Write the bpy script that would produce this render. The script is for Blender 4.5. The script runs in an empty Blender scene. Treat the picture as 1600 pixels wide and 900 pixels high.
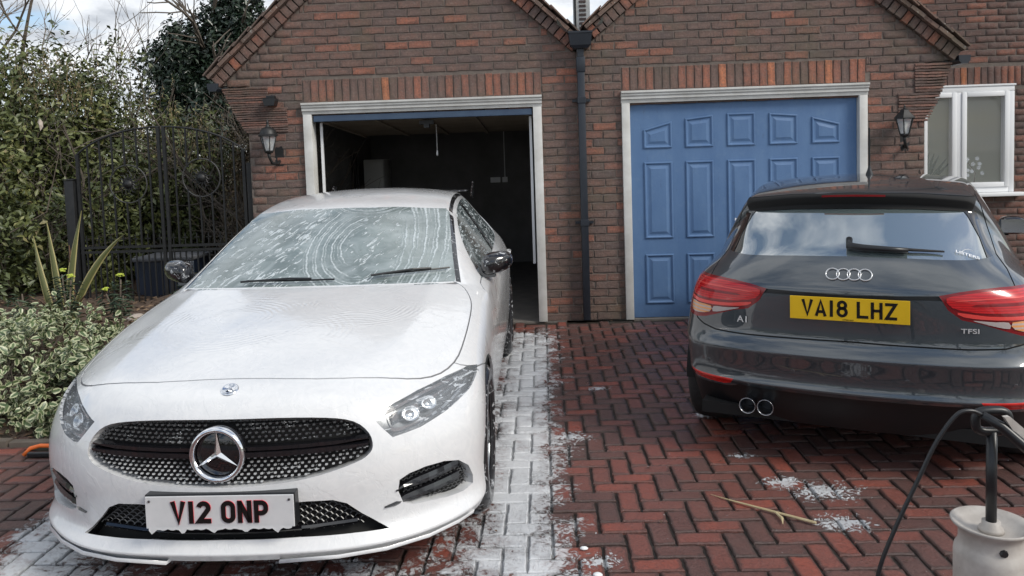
import bpy, bmesh, math, random, os
import numpy as np
from mathutils import Vector, Matrix
random.seed(7); RNG=np.random.default_rng(11)
SC=bpy.context.scene; COL=SC.collection
# ---------------------------------------------------------------- camera, sky, sun, exposure
FPX=1206.7; CY=327.4; PIT=.0639; ROL=-.0319; YAW=-.0399
_fw=Vector((math.sin(YAW)*math.cos(PIT),math.cos(YAW)*math.cos(PIT),-math.sin(PIT)))
_r=Vector((math.cos(YAW),-math.sin(YAW),0)); _u=_r.cross(_fw)
CR=(_r*math.cos(ROL)+_u*math.sin(ROL)).normalized(); CU=CR.cross(_fw).normalized()
CAMP=Vector((0,-7.3648,1.5618))
cd=bpy.data.cameras.new('camera'); cam=bpy.data.objects.new('camera',cd); COL.objects.link(cam)
m=Matrix((CR,CU,-_fw)).transposed().to_4x4(); m.translation=CAMP; cam.matrix_world=m
cd.sensor_width=36; cd.lens=FPX*36/1600; cd.shift_y=-(450-CY)/1600; cd.clip_start=.05; cd.clip_end=600
SC.camera=cam
SC.view_settings.view_transform='Standard'; SC.view_settings.look='None'; SC.view_settings.exposure=0.36; SC.view_settings.gamma=1
SC.render.resolution_x=1024; SC.render.resolution_y=576
def in_frame(p,marg=10):
    d=Vector(p)-CAMP; z=d.dot(_fw)
    if z<.1: return False
    u=800+FPX*d.dot(CR)/z; v=CY-FPX*d.dot(CU)/z
    return -marg<u<1600+marg and -marg<v<900+marg
SUN_EL=math.radians(38); SUN_AZ=math.radians(60)   # direction TO the sun, azimuth from -y toward +x (behind the camera, right)
w=bpy.data.worlds.new('World'); SC.world=w; w.use_nodes=True
nt=w.node_tree; nt.nodes.clear()
def N(nt,t,**k):
    n=nt.nodes.new(t)
    for a,b in k.items(): setattr(n,a,b)
    return n
def L(nt,a,b): nt.links.new(a,b)
def math_(nt,op,a,b=None,c=None,clamp=False):
    n=nt.nodes.new('ShaderNodeMath'); n.operation=op; n.use_clamp=clamp
    for i,v in enumerate((a,b,c)):
        if v is None: continue
        if hasattr(v,'links') or hasattr(v,'is_linked'): nt.links.new(v,n.inputs[i])
        else: n.inputs[i].default_value=v
    return n.outputs[0]
def mixc(nt,f,a,b,mode='MIX'):
    n=nt.nodes.new('ShaderNodeMix'); n.data_type='RGBA'; n.blend_type=mode
    for s,v in ((n.inputs[0],f),(n.inputs[6],a),(n.inputs[7],b)):
        if hasattr(v,'is_linked'): nt.links.new(v,s)
        else: s.default_value=v if isinstance(v,float) else (*v[:3],1)
    return n.outputs[2]
def ramp(nt,f,stops,interp='LINEAR'):
    n=nt.nodes.new('ShaderNodeValToRGB'); cr=n.color_ramp; cr.interpolation=interp
    while len(cr.elements)<len(stops): cr.elements.new(.5)
    for e,(p,c) in zip(cr.elements,stops): e.position=p; e.color=(*c,1) if not isinstance(c,(int,float)) else (c,c,c,1)
    if hasattr(f,'is_linked'): nt.links.new(f,n.inputs[0])
    return n.outputs[0]
def noise(nt,vec,scale,detail=4,rough=.55,dist=0.):
    n=nt.nodes.new('ShaderNodeTexNoise'); n.inputs['Scale'].default_value=scale; n.inputs['Detail'].default_value=detail
    n.inputs['Roughness'].default_value=rough; n.inputs['Distortion'].default_value=dist
    if vec is not None: nt.links.new(vec,n.inputs['Vector'])
    return n.outputs['Fac']
out=N(nt,'ShaderNodeOutputWorld'); bg=N(nt,'ShaderNodeBackground'); L(nt,bg.outputs[0],out.inputs[0])
sky=N(nt,'ShaderNodeTexSky',sky_type='NISHITA'); sky.sun_disc=False; sky.sun_elevation=SUN_EL; sky.sun_rotation=math.pi-SUN_AZ
tc=N(nt,'ShaderNodeTexCoord'); sx=N(nt,'ShaderNodeSeparateXYZ'); L(nt,tc.outputs['Generated'],sx.inputs[0])
zz=math_(nt,'ADD',math_(nt,'MAXIMUM',sx.outputs[2],0.),.22)
cv=N(nt,'ShaderNodeCombineXYZ'); L(nt,math_(nt,'DIVIDE',sx.outputs[0],zz),cv.inputs[0]); L(nt,math_(nt,'DIVIDE',sx.outputs[1],zz),cv.inputs[1])
cl=noise(nt,cv.outputs[0],1.3,7,.56,.35); sh=noise(nt,cv.outputs[0],2.6,6,.6,.2)
cmask=ramp(nt,cl,[(.40,0),(.52,1)])
ccol=ramp(nt,sh,[(.30,(3.0,3.35,3.9)),(.50,(7.2,7.5,7.9)),(.66,(9.6,9.7,9.8))])
skyb=mixc(nt,1.0,sky.outputs[0],(1.2,1.2,1.2),'MULTIPLY')
tot=mixc(nt,cmask,skyb,ccol); L(nt,tot,bg.inputs[0]); bg.inputs[1].default_value=.1
sd=bpy.data.lights.new('sun','SUN'); sd.energy=1.9; sd.angle=math.radians(18); sd.color=(1,.95,.87)
so=bpy.data.objects.new('sun',sd); COL.objects.link(so)
sdir=Vector((math.sin(SUN_AZ)*math.cos(SUN_EL),-math.cos(SUN_AZ)*math.cos(SUN_EL),math.sin(SUN_EL)))
so.rotation_euler=sdir.to_track_quat('Z','Y').to_euler()
# ---------------------------------------------------------------- materials
def newmat(name):
    m=bpy.data.materials.new(name); m.use_nodes=True; nt=m.node_tree
    return m,nt,nt.nodes['Principled BSDF']
def setb(b,**k):
    for a,v in k.items():
        s=b.inputs[a.replace('_',' ')]
        s.default_value=(*v,1) if isinstance(v,tuple) else v
def bump(nt,b,h,dist=.002,strength=1.,sock='Normal'):
    n=nt.nodes.new('ShaderNodeBump'); n.inputs['Distance'].default_value=dist; n.inputs['Strength'].default_value=strength
    nt.links.new(h,n.inputs['Height']); nt.links.new(n.outputs[0],b.inputs[sock]); return n
def pos(nt): return nt.nodes.new('ShaderNodeNewGeometry').outputs['Position']
def objc(nt): return nt.nodes.new('ShaderNodeTexCoord').outputs['Object']
def attr(nt,name):
    a=nt.nodes.new('ShaderNodeAttribute'); a.attribute_name=name; return a.outputs['Fac']
def simple(name,c1,c2=None,scale=8,rough=.6,metal=0.,bd=0.,bs=40,coat=0.,spec=.5,world=False,rvar=0.):
    m,nt,b=newmat(name); v=pos(nt) if world else objc(nt)
    setb(b,Base_Color=c1,Roughness=rough,Metallic=metal,Coat_Weight=coat,Specular_IOR_Level=spec)
    n=noise(nt,v,scale,6,.6)
    if c2: L(nt,ramp(nt,n,[(.3,c1),(.7,c2)]),b.inputs['Base Color'])
    if rvar: L(nt,math_(nt,'ADD',math_(nt,'MULTIPLY',n,rvar*2),rough-rvar),b.inputs['Roughness'])
    if bd: bump(nt,b,noise(nt,v,bs,6,.6),bd)
    return m
def brickmat(name,stops,rough=.85,green=.0):
    m,nt,b=newmat(name); P=pos(nt); t=attr(nt,'tint')
    n1=noise(nt,P,9,5,.65); n2=noise(nt,P,60,5,.7)
    f=math_(nt,'ADD',t,math_(nt,'MULTIPLY',math_(nt,'SUBTRACT',n1,.5),.55))
    c=ramp(nt,f,stops)
    c=mixc(nt,math_(nt,'MULTIPLY',ramp(nt,n2,[(.42,0),(.68,1)]),.5),c,(.07,.058,.055))
    c=mixc(nt,math_(nt,'MULTIPLY',ramp(nt,noise(nt,P,42,5,.7,.5),[(.52,0),(.70,1)]),.35),c,(.30,.26,.24))
    c=mixc(nt,math_(nt,'MULTIPLY',attr(nt,'edge'),math_(nt,'MULTIPLY',n2,.75)),c,(.06,.05,.045))
    if green:
        g=ramp(nt,noise(nt,P,2.2,5,.6),[(.5,0),(.68,1)])
        c=mixc(nt,math_(nt,'MULTIPLY',g,green),c,(.09,.095,.05))
    L(nt,c,b.inputs['Base Color']); b.inputs['Roughness'].default_value=rough
    h=math_(nt,'ADD',math_(nt,'MULTIPLY',noise(nt,P,35,6,.7),1.),math_(nt,'MULTIPLY',noise(nt,P,180,3,.6),.35))
    bump(nt,b,h,.006); return m
MAT={}
MAT['brick']=brickmat('brick clay',[(0,(.135,.100,.092)),(.28,(.20,.125,.102)),(.52,(.28,.130,.095)),(.78,(.42,.155,.095)),(1,(.60,.22,.11))],green=.3)
MAT['brick_house']=brickmat('house brick clay',[(0,(.09,.065,.062)),(.28,(.15,.082,.066)),(.55,(.24,.10,.07)),(.8,(.33,.12,.07)),(1,(.48,.17,.07))])
MAT['tile']=brickmat('roof tile clay',[(0,(.10,.08,.072)),(.4,(.17,.115,.09)),(.8,(.24,.14,.105)),(1,(.34,.18,.12))],green=.35)
MAT['mortar']=simple('mortar',(.12,.098,.085),(.20,.168,.145),12,.95,bd=.003,world=True)
def lichen(m):
    nt=m.node_tree; b=nt.nodes['Principled BSDF']; src=b.inputs['Base Color'].links[0].from_socket
    s=ramp(nt,noise(nt,pos(nt),38,3,.5),[(.66,0),(.70,1)])
    L(nt,mixc(nt,math_(nt,'MULTIPLY',s,.8),src,(.42,.42,.38)),b.inputs['Base Color'])
lichen(MAT['tile'])
# paver: wet clay blocks, foam film by place
SPLASH=[(1.25,-3.86,.30),(1.22,-4.16,.22),(.99,-3.42,.12),(.95,-2.78,.14),(.12,-3.1,.22),(1.1,-3.75,.2),(.18,-4.45,.16),(.35,-2.2,.15)]
def pavermat(name,joint=False):
    m,nt,b=newmat(name); P=pos(nt)
    if joint: c=ramp(nt,noise(nt,P,20,5,.6),[(.3,(.018,.014,.012)),(.7,(.05,.04,.032))])
    else:
        t=attr(nt,'tint'); n1=noise(nt,P,7,5,.6); n2=noise(nt,P,90,4,.7)
        c=ramp(nt,math_(nt,'ADD',t,math_(nt,'MULTIPLY',math_(nt,'SUBTRACT',n1,.5),.5)),[(0,(.105,.062,.056)),(.3,(.165,.074,.062)),(.6,(.235,.080,.062)),(.82,(.34,.088,.058)),(1,(.52,.13,.065))])
        n3=noise(nt,P,210,4,.75)
        c=mixc(nt,math_(nt,'MULTIPLY',ramp(nt,n2,[(.46,0),(.70,1)]),.5),c,(.060,.036,.032))
        c=mixc(nt,math_(nt,'MULTIPLY',ramp(nt,n3,[(.55,0),(.68,1)]),.55),c,(.26,.17,.15))
        e_=math_(nt,'ADD',attr(nt,'edge'),math_(nt,'MULTIPLY',math_(nt,'SUBTRACT',noise(nt,P,28,4,.6),.5),1.1))
        c=mixc(nt,math_(nt,'MULTIPLY',ramp(nt,e_,[(.5,0),(1.1,1)]),.6),c,(.050,.042,.038))
    sp=nt.nodes.new('ShaderNodeSeparateXYZ'); L(nt,P,sp.inputs[0])
    # signed distance to the washed car's footprint
    sd_=math_(nt,'MAXIMUM',math_(nt,'SUBTRACT',math_(nt,'ABSOLUTE',math_(nt,'ADD',sp.outputs[0],1.15)),.86),math_(nt,'SUBTRACT',math_(nt,'ABSOLUTE',math_(nt,'ADD',sp.outputs[1],2.75)),2.0))
    sd_=math_(nt,'SUBTRACT',sd_,.16)
    fall=math_(nt,'ADD',math_(nt,'MULTIPLY',math_(nt,'MAXIMUM',sd_,0.),3.0),math_(nt,'MULTIPLY',math_(nt,'MAXIMUM',math_(nt,'MULTIPLY',sd_,-1.),0.),1.5))
    near=math_(nt,'SUBTRACT',.98,fall)
    nb=noise(nt,P,3.0,6,.6,.8); nf=noise(nt,P,24,6,.66,1.8); nm=noise(nt,P,9,5,.6,1.)
    k=math_(nt,'ADD',near,math_(nt,'MULTIPLY',math_(nt,'SUBTRACT',nb,.5),2.0))
    k=math_(nt,'ADD',k,math_(nt,'MULTIPLY',math_(nt,'SUBTRACT',nf,.5),1.7))
    k=math_(nt,'ADD',k,math_(nt,'MULTIPLY',math_(nt,'SUBTRACT',nm,.5),.9))
    fo=ramp(nt,k,[(.40,0),(.56,.65),(.9,.95)])
    # stray splashes
    spl=None
    for (gx,gy,gr) in SPLASH:
        ax_=math_(nt,'SUBTRACT',sp.outputs[0],gx); ay_=math_(nt,'SUBTRACT',sp.outputs[1],gy)
        dd=math_(nt,'SQRT',math_(nt,'ADD',math_(nt,'MULTIPLY',ax_,ax_),math_(nt,'MULTIPLY',math_(nt,'MULTIPLY',ay_,ay_),2.2)))
        q=math_(nt,'SUBTRACT',1.,math_(nt,'DIVIDE',dd,gr)); spl=q if spl is None else math_(nt,'MAXIMUM',spl,q)
    s2=ramp(nt,math_(nt,'ADD',spl,math_(nt,'MULTIPLY',math_(nt,'SUBTRACT',nf,.5),2.6)),[(.58,0),(.72,.9)])
    s3=ramp(nt,noise(nt,P,52,3,.5,.3),[(.735,0),(.75,.7)])
    fo=math_(nt,'MAXIMUM',math_(nt,'MAXIMUM',fo,s2),s3)
    if joint: fo=math_(nt,'MULTIPLY',fo,.5)
    fc=ramp(nt,nb,[(.3,(.50,.52,.54)),(.6,(.76,.78,.80))])
    c=mixc(nt,fo,c,fc)
    L(nt,c,b.inputs['Base Color'])
    rr=ramp(nt,noise(nt,P,4.,5,.6),[(.3,.22),(.7,.55)])
    L(nt,rr,b.inputs['Roughness'])
    b.inputs['Specular IOR Level'].default_value=.5
    h=math_(nt,'ADD',math_(nt,'ADD',noise(nt,P,45,6,.7),math_(nt,'MULTIPLY',noise(nt,P,170,4,.7),.5)),math_(nt,'MULTIPLY',fo,.8)); bump(nt,b,h,.0075); return m
MAT['paver']=pavermat('wet clay paver'); MAT['joint']=pavermat('paving joint',True)
MAT['white_wood']=simple('white painted timber',(.68,.68,.66),(.50,.49,.46),5,.5,bd=.0008,bs=60,world=True)
MAT['upvc']=simple('white upvc',(.80,.81,.82),None,8,.3)
def blue():
    m,nt,b=newmat('blue painted door'); P=pos(nt)
    mp=nt.nodes.new('ShaderNodeMapping'); mp.inputs['Scale'].default_value=(1.,1.,.35); L(nt,P,mp.inputs[0])
    n=noise(nt,mp.outputs[0],4,6,.65); n2=noise(nt,P,14,5,.6)
    c=ramp(nt,n,[(.3,(.072,.150,.305)),(.7,(.108,.200,.365))])
    c=mixc(nt,math_(nt,'MULTIPLY',ramp(nt,n2,[(.55,0),(.8,1)]),.3),c,(.16,.25,.38))
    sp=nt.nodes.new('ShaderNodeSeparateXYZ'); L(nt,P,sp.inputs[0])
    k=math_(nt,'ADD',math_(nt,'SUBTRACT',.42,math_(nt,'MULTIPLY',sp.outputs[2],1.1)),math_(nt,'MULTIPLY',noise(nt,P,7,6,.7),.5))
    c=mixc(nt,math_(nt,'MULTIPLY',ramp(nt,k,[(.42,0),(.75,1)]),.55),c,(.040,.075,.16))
    c=mixc(nt,math_(nt,'MULTIPLY',ramp(nt,noise(nt,mp.outputs[0],22,5,.7),[(.62,0),(.72,1)]),.35),c,(.06,.09,.15))
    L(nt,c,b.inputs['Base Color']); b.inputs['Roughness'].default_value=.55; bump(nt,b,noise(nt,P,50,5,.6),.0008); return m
MAT['blue']=blue()
MAT['dark_blue']=simple('dark blue painted edge',(.035,.06,.11),(.05,.085,.14),5,.5)
MAT['black_iron']=simple('black painted iron',(.008,.009,.010),(.018,.018,.018),20,.5,bd=.0006)
MAT['black_plastic']=simple('black plastic',(.012,.013,.015),None,8,.35)
MAT['pipe']=simple('dark grey plastic pipe',(.014,.018,.026),(.022,.027,.036),5,.38)
MAT['gloss_black']=simple('gloss black',(.006,.006,.008),None,8,.07,coat=1.)
MAT['rubber']=simple('tyre rubber',(.012,.012,.013),(.03,.03,.03),30,.75,bd=.001)
MAT['chrome']=simple('chrome',(.82,.83,.85),None,8,.08,metal=1.)
MAT['alloy']=simple('grey alloy',(.25,.26,.27),None,8,.25,metal=.9)
MAT['dark']=simple('dark void',(.006,.006,.006),None,8,.8)
MAT['concrete']=simple('garage concrete',(.20,.18,.16),(.13,.12,.11),6,.85,world=True,bd=.003)
MAT['inner_wall']=simple('painted inner wall',(.22,.215,.21),(.15,.145,.14),3,.85,world=True)
MAT['ceiling']=simple('old timber ceiling',(.24,.20,.15),(.15,.125,.09),4,.8,world=True)
MAT['cabinet']=simple('pale enamel',(.5,.5,.48),None,3,.4)
MAT['soil']=simple('bark and soil',(.055,.038,.028),(.12,.080,.055),14,.95,bd=.02,bs=25,world=True)
MAT['ground']=simple('ground',(.06,.065,.04),(.09,.085,.05),2,.95,world=True)
MAT['bark']=simple('bark',(.09,.075,.06),(.15,.125,.10),9,.9,bd=.004,bs=30)
MAT['twig']=simple('twig',(.13,.10,.08),(.22,.18,.14),9,.9)
def leafmat(name,stops,rough=.4,margin=None,trans=.0):
    m,nt,b=newmat(name); c=ramp(nt,attr(nt,'tint'),stops)
    c=mixc(nt,math_(nt,'MULTIPLY',noise(nt,pos(nt),60,3,.6),.35),c,stops[0][1])
    if margin:
        c=mixc(nt,ramp(nt,math_(nt,'ADD',attr(nt,'edge'),math_(nt,'MULTIPLY',math_(nt,'SUBTRACT',noise(nt,pos(nt),90,3,.6),.5),.5)),[(.42,0),(.55,1)]),c,margin)
    L(nt,c,b.inputs['Base Color']); b.inputs['Roughness'].default_value=rough
    b.inputs['Subsurface Weight'].default_value=0
    return m
MAT['leaf_laurel']=leafmat('laurel leaf',[(0,(.040,.052,.022)),(.35,(.080,.100,.034)),(.7,(.15,.17,.052)),(.9,(.24,.24,.085)),(1,(.34,.26,.14))],.45)
MAT['leaf_holly']=leafmat('holly leaf',[(0,(.014,.026,.018)),(.5,(.028,.048,.030)),(1,(.055,.075,.045))],.3)
MAT['leaf_brown']=leafmat('brown hedge leaf',[(0,(.07,.050,.030)),(.5,(.16,.105,.055)),(.8,(.12,.13,.05)),(1,(.28,.16,.08))],.7)
MAT['leaf_euonymus']=leafmat('variegated leaf',[(0,(.05,.085,.03)),(.6,(.085,.13,.05)),(1,(.13,.18,.07))],.35,margin=(.42,.44,.27))
MAT['leaf_litter']=leafmat('dead leaf',[(0,(.06,.035,.022)),(.5,(.14,.085,.05)),(1,(.26,.18,.11))],.85)
MAT['leaf_euphorbia']=leafmat('euphorbia leaf',[(0,(.04,.07,.045)),(1,(.10,.14,.08))],.5)
MAT['lime']=simple('lime flower',(.38,.48,.05),(.5,.55,.08),30,.6)
MAT['straw']=simple('straw',(.55,.46,.28),(.42,.33,.18),20,.7)
MAT['pale']=simple('pale dead leaf',(.50,.44,.38),(.38,.31,.26),20,.8)
MAT['orange']=simple('orange plastic',(.75,.16,.03),None,8,.4)
def striped(name,a,c):
    m,nt,b=newmat(name); e=attr(nt,'edge')
    L(nt,mixc(nt,ramp(nt,e,[(.35,0),(.6,1)]),a,c),b.inputs['Base Color']); b.inputs['Roughness'].default_value=.45; return m
MAT['phormium']=striped('striped strap leaf',(.12,.13,.05),(.42,.36,.16))
MAT['phormium_brown']=striped('brown strap leaf',(.10,.055,.035),(.22,.13,.08))
# ---------------------------------------------------------------- object helpers
def tag(o,label=None,cat=None,group=None,kind=None):
    if label: o['label']=label
    if cat: o['category']=cat
    if group: o['group']=group
    if kind: o['kind']=kind
    return o
def link(o,parent=None):
    COL.objects.link(o)
    if parent is not None: o.parent=parent
    return o
def empty(name,loc=(0,0,0),rz=0.,label=None,cat=None,group=None):
    o=bpy.data.objects.new(name,None); o.empty_display_size=.1; o.location=loc; o.rotation_euler=(0,0,rz); COL.objects.link(o)
    return tag(o,label,cat,group)
def mk(name,verts,faces,mat,parent=None,smooth=False,loc=None,attrs=None):
    me=bpy.data.meshes.new(name); me.from_pydata([tuple(v) for v in verts],[],faces)
    for mm in (mat if isinstance(mat,list) else [mat]): me.materials.append(mm)
    if smooth: me.shade_smooth()
    if attrs:
        for k,v in attrs.items():
            a=me.attributes.new(k,'FLOAT','POINT'); a.data.foreach_set('value',np.asarray(v,dtype=np.float32))
    o=bpy.data.objects.new(name,me)
    if loc is not None: o.location=loc
    return link(o,parent)
class MB:
    """collects shapes into one mesh"""
    def __init__(s): s.v=[]; s.f=[]; s.t=[]
    def add(s,v,f,t=0.5):
        n=len(s.v); s.v+= [tuple(p) for p in v]; s.f+=[[i+n for i in q] for q in f]; s.t+=[t]*len(v)
    def box(s,a,b,bev=0.,t=.5,M=None):
        x0,y0,z0=a; x1,y1,z1=b
        if bev<=0:
            v=[(x0,y0,z0),(x1,y0,z0),(x1,y1,z0),(x0,y1,z0),(x0,y0,z1),(x1,y0,z1),(x1,y1,z1),(x0,y1,z1)]
            f=[[0,3,2,1],[4,5,6,7],[0,1,5,4],[1,2,6,5],[2,3,7,6],[3,0,4,7]]
        else:
            bm=bmesh.new(); bmesh.ops.create_cube(bm,size=1)
            for q in bm.verts: q.co=Vector(((x0+x1)/2+q.co.x*(x1-x0),(y0+y1)/2+q.co.y*(y1-y0),(z0+z1)/2+q.co.z*(z1-z0)))
            bmesh.ops.bevel(bm,geom=bm.edges[:],offset=bev,segments=2,affect='EDGES',profile=.5)
            bm.verts.index_update(); v=[q.co.copy() for q in bm.verts]; f=[[q.index for q in g.verts] for g in bm.faces]; bm.free()
        if M is not None: v=[M@Vector(p) for p in v]
        s.add(v,f,t); return s
    def tube(s,pts,r,n=8,t=.5,cap=True):
        pts=[Vector(p) for p in pts]; rs=r if isinstance(r,(list,tuple)) else [r]*len(pts)
        v=[];f=[]; prev=None
        for i,p in enumerate(pts):
            d=(pts[min(i+1,len(pts)-1)]-pts[max(i-1,0)]).normalized()
            if prev is None:
                a=d.cross(Vector((0,0,1))); 
                if a.length<.05: a=d.cross(Vector((1,0,0)))
            else: a=prev-d*prev.dot(d)
            a.normalize(); b=d.cross(a); prev=a
            for k in range(n):
                th=2*math.pi*k/n; v.append(p+(a*math.cos(th)+b*math.sin(th))*rs[i])
        for i in range(len(pts)-1):
            for k in range(n): f.append([i*n+k,i*n+(k+1)%n,(i+1)*n+(k+1)%n,(i+1)*n+k])
        if cap: f.append(list(range(n))[::-1]); f.append([(len(pts)-1)*n+k for k in range(n)])
        s.add(v,f,t); return s
    def lathe(s,prof,n=32,M=None,t=.5):
        v=[];f=[]
        for r,z in prof:
            for k in range(n):
                a=2*math.pi*k/n; v.append(Vector((r*math.cos(a),r*math.sin(a),z)))
        if M is not None: v=[M@p for p in v]
        for i in range(len(prof)-1):
            for k in range(n): f.append([i*n+k,i*n+(k+1)%n,(i+1)*n+(k+1)%n,(i+1)*n+k])
        s.add(v,f,t); return s
    def prism(s,poly,axis,a,b,t=.5):
        """poly 2d; axis 'y': (x,z) extruded a..b in y; 'x': (y,z); 'z': (x,y)"""
        def P(p,d): return (p[0],d,p[1]) if axis=='y' else ((d,p[0],p[1]) if axis=='x' else (p[0],p[1],d))
        n=len(poly); v=[P(p,a) for p in poly]+[P(p,b) for p in poly]
        f=[list(range(n)),[n+i for i in range(n)][::-1]]+[[i,n+i,n+(i+1)%n,(i+1)%n] for i in range(n)]
        s.add(v,f,t); return s
    def build(s,name,mat,parent=None,smooth=False,auto=None,tint=False,loc=None):
        me=bpy.data.meshes.new(name); me.from_pydata([tuple(v) for v in s.v],[],s.f); me.materials.append(mat)
        bm=bmesh.new(); bm.from_mesh(me); bmesh.ops.recalc_face_normals(bm,faces=bm.faces)
        if smooth or auto:
            for f in bm.faces: f.smooth=True
            if auto:
                for e in bm.edges:
                    if len(e.link_faces)==2 and e.calc_face_angle(0)>math.radians(auto): e.smooth=False
        bm.to_mesh(me); bm.free()
        if tint:
            a=me.attributes.new('tint','FLOAT','POINT'); a.data.foreach_set('value',np.array(s.t,dtype=np.float32))
        o=bpy.data.objects.new(name,me)
        if loc is not None: o.location=loc
        return link(o,parent)
def copy_tree(o,parent=None):
    c=o.copy(); COL.objects.link(c)
    if parent is not None: c.parent=parent
    for ch in list(o.children): copy_tree(ch,c)
    return c
# ---------------------------------------------------------------- brick pieces
def piece(L_,H,D,seed,jit=.0036,bev=.0032,nx=5,nz=2,lump=.0022):
    """block with face towards -y, centre of the face at the origin"""
    r=random.Random(seed); v=[];f=[]
    for j in range(nz+1):
        for i in range(nx+1):
            x=-L_/2+bev+(L_-2*bev)*i/nx; z=-H/2+bev+(H-2*bev)*j/nz
            ed=(i in(0,nx)) or (j in(0,nz))
            v.append((x+r.uniform(-jit,jit)*(1 if ed else 0),r.uniform(-lump,lump),z+r.uniform(-jit,jit)*.8))
    for j in range(nz):
        for i in range(nx):
            a=j*(nx+1)+i; f.append([a,a+1,a+nx+2,a+nx+1])
    ring=[i for i in range(nx+1)]+[j*(nx+1)+nx for j in range(1,nz+1)]+[nz*(nx+1)+i for i in range(nx-1,-1,-1)]+[j*(nx+1) for j in range(nz-1,0,-1)]
    n=len(ring); b0=len(v)
    for dep in (bev,D):
        for q in ring:
            x,y,z=v[q]; cx=abs(x)/(L_/2); 
            x2=x+(bev if x>L_/2-3*bev else (-bev if x<-L_/2+3*bev else 0)); z2=z+(bev if z>H/2-2.5*bev else (-bev if z<-H/2+2.5*bev else 0))
            v.append((x2,dep,z2))
    for k in range(n):
        a,b=ring[k],ring[(k+1)%n]; c,d=b0+k,b0+(k+1)%n
        f.append([b,a,c,d]); f.append([d,c,c+n,d+n])
    return v,f
_pv={}
def variant(kind,i):
    """kind: (L,H,D,tag); returns (mesh,verts,faces,tint)"""
    k=(kind,i)
    if k not in _pv:
        L_,H,D,nm,mat=kind; r=random.Random(hash((L_,H,i,nm.__len__())))
        v,f=piece(L_,H,D,i*17+3,**PIECE.get(nm,{}))
        t=TINT[nm](i)
        me=bpy.data.meshes.new(nm); me.from_pydata(v,[],f); me.materials.append(MAT[mat])
        a=me.attributes.new('tint','FLOAT','POINT'); a.data.foreach_set('value',np.full(len(v),t,dtype=np.float32))
        bv=PIECE.get(nm,{}).get('bev',.0032)*2.4
        ed=[1. if (abs(q[0])>L_/2-bv or abs(q[2])>H/2-bv or q[1]>.004) else 0. for q in v]
        a=me.attributes.new('edge','FLOAT','POINT'); a.data.foreach_set('value',np.array(ed,dtype=np.float32))
        bm=bmesh.new(); bm.from_mesh(me); bmesh.ops.recalc_face_normals(bm,faces=bm.faces)
        for q in bm.faces: q.smooth=True
        for q in bm.edges:
            if len(q.link_faces)==2 and q.calc_face_angle(0)>.42: q.smooth=False
        bm.to_mesh(me); bm.free()
        _pv[k]=(me,v,f,(t,ed))
    return _pv[k]
PIECE={'paver':dict(jit=.0028,bev=.0045,lump=.0016,nx=7,nz=4),'creasing_tile':dict(jit=.004,bev=.003,nx=6,nz=1,lump=.003)}
def _tb(i):
    r=random.Random(i*7+1); q=r.random()
    return r.uniform(.02,.32) if q<.5 else (r.uniform(.32,.62) if q<.82 else r.uniform(.62,.98))
def _ts(i):
    r=random.Random(i*5+2); q=r.random()
    return r.uniform(.1,.4) if q<.45 else (r.uniform(.4,.7) if q<.85 else r.uniform(.7,1.))
def _tp(i):
    r=random.Random(i*3+4); q=r.random()
    return r.uniform(.08,.3) if q<.34 else (r.uniform(.3,.6) if q<.80 else r.uniform(.6,.98))
TINT={'brick':_tb,'soldier':_ts,'paver':_tp,'roof_tile':_tb,'creasing_tile':lambda i:.18+.05*(i%8),'verge':_ts}
NV=28
class Field:
    """places alike pieces: 300 as objects, the rest joined"""
    def __init__(s,name,parent,limit=300): s.name=name; s.parent=parent; s.items=[]; s.limit=limit
    def put(s,kind,i,M): s.items.append((kind,i,M))
    def finish(s):
        def key(it):
            p=it[2].translation; inn=in_frame(p,20)
            return (0 if inn else 1,(p-CAMP).length)
        s.items.sort(key=key)
        for kind,i,M in s.items[:s.limit]:
            o=bpy.data.objects.new(s.name,variant(kind,i)[0]); o.matrix_world=M; COL.objects.link(o); o.parent=s.parent
        rest=s.items[s.limit:]
        if rest:
            V=[];F=[];T=[];E_=[];n=0
            for kind,i,M in rest:
                me,v,f,t=variant(kind,i); a=np.array(v)@np.array(M.to_3x3()).T+np.array(M.translation)
                V.append(a); F+=[[q+n for q in g] for g in f]; T+=[t[0]]*len(v); E_+=t[1]; n+=len(v)
            me=bpy.data.meshes.new(s.name+'_field'); me.from_pydata(np.vstack(V).tolist(),[],F); me.materials.append(MAT[rest[0][0][4]])
            a=me.attributes.new('tint','FLOAT','POINT'); a.data.foreach_set('value',np.array(T,dtype=np.float32)); me.shade_smooth()
            a=me.attributes.new('edge','FLOAT','POINT'); a.data.foreach_set('value',np.array(E_,dtype=np.float32))
            o=bpy.data.objects.new(s.name+'_field',me); link(o,s.parent); o['kind']='stuff'
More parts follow.
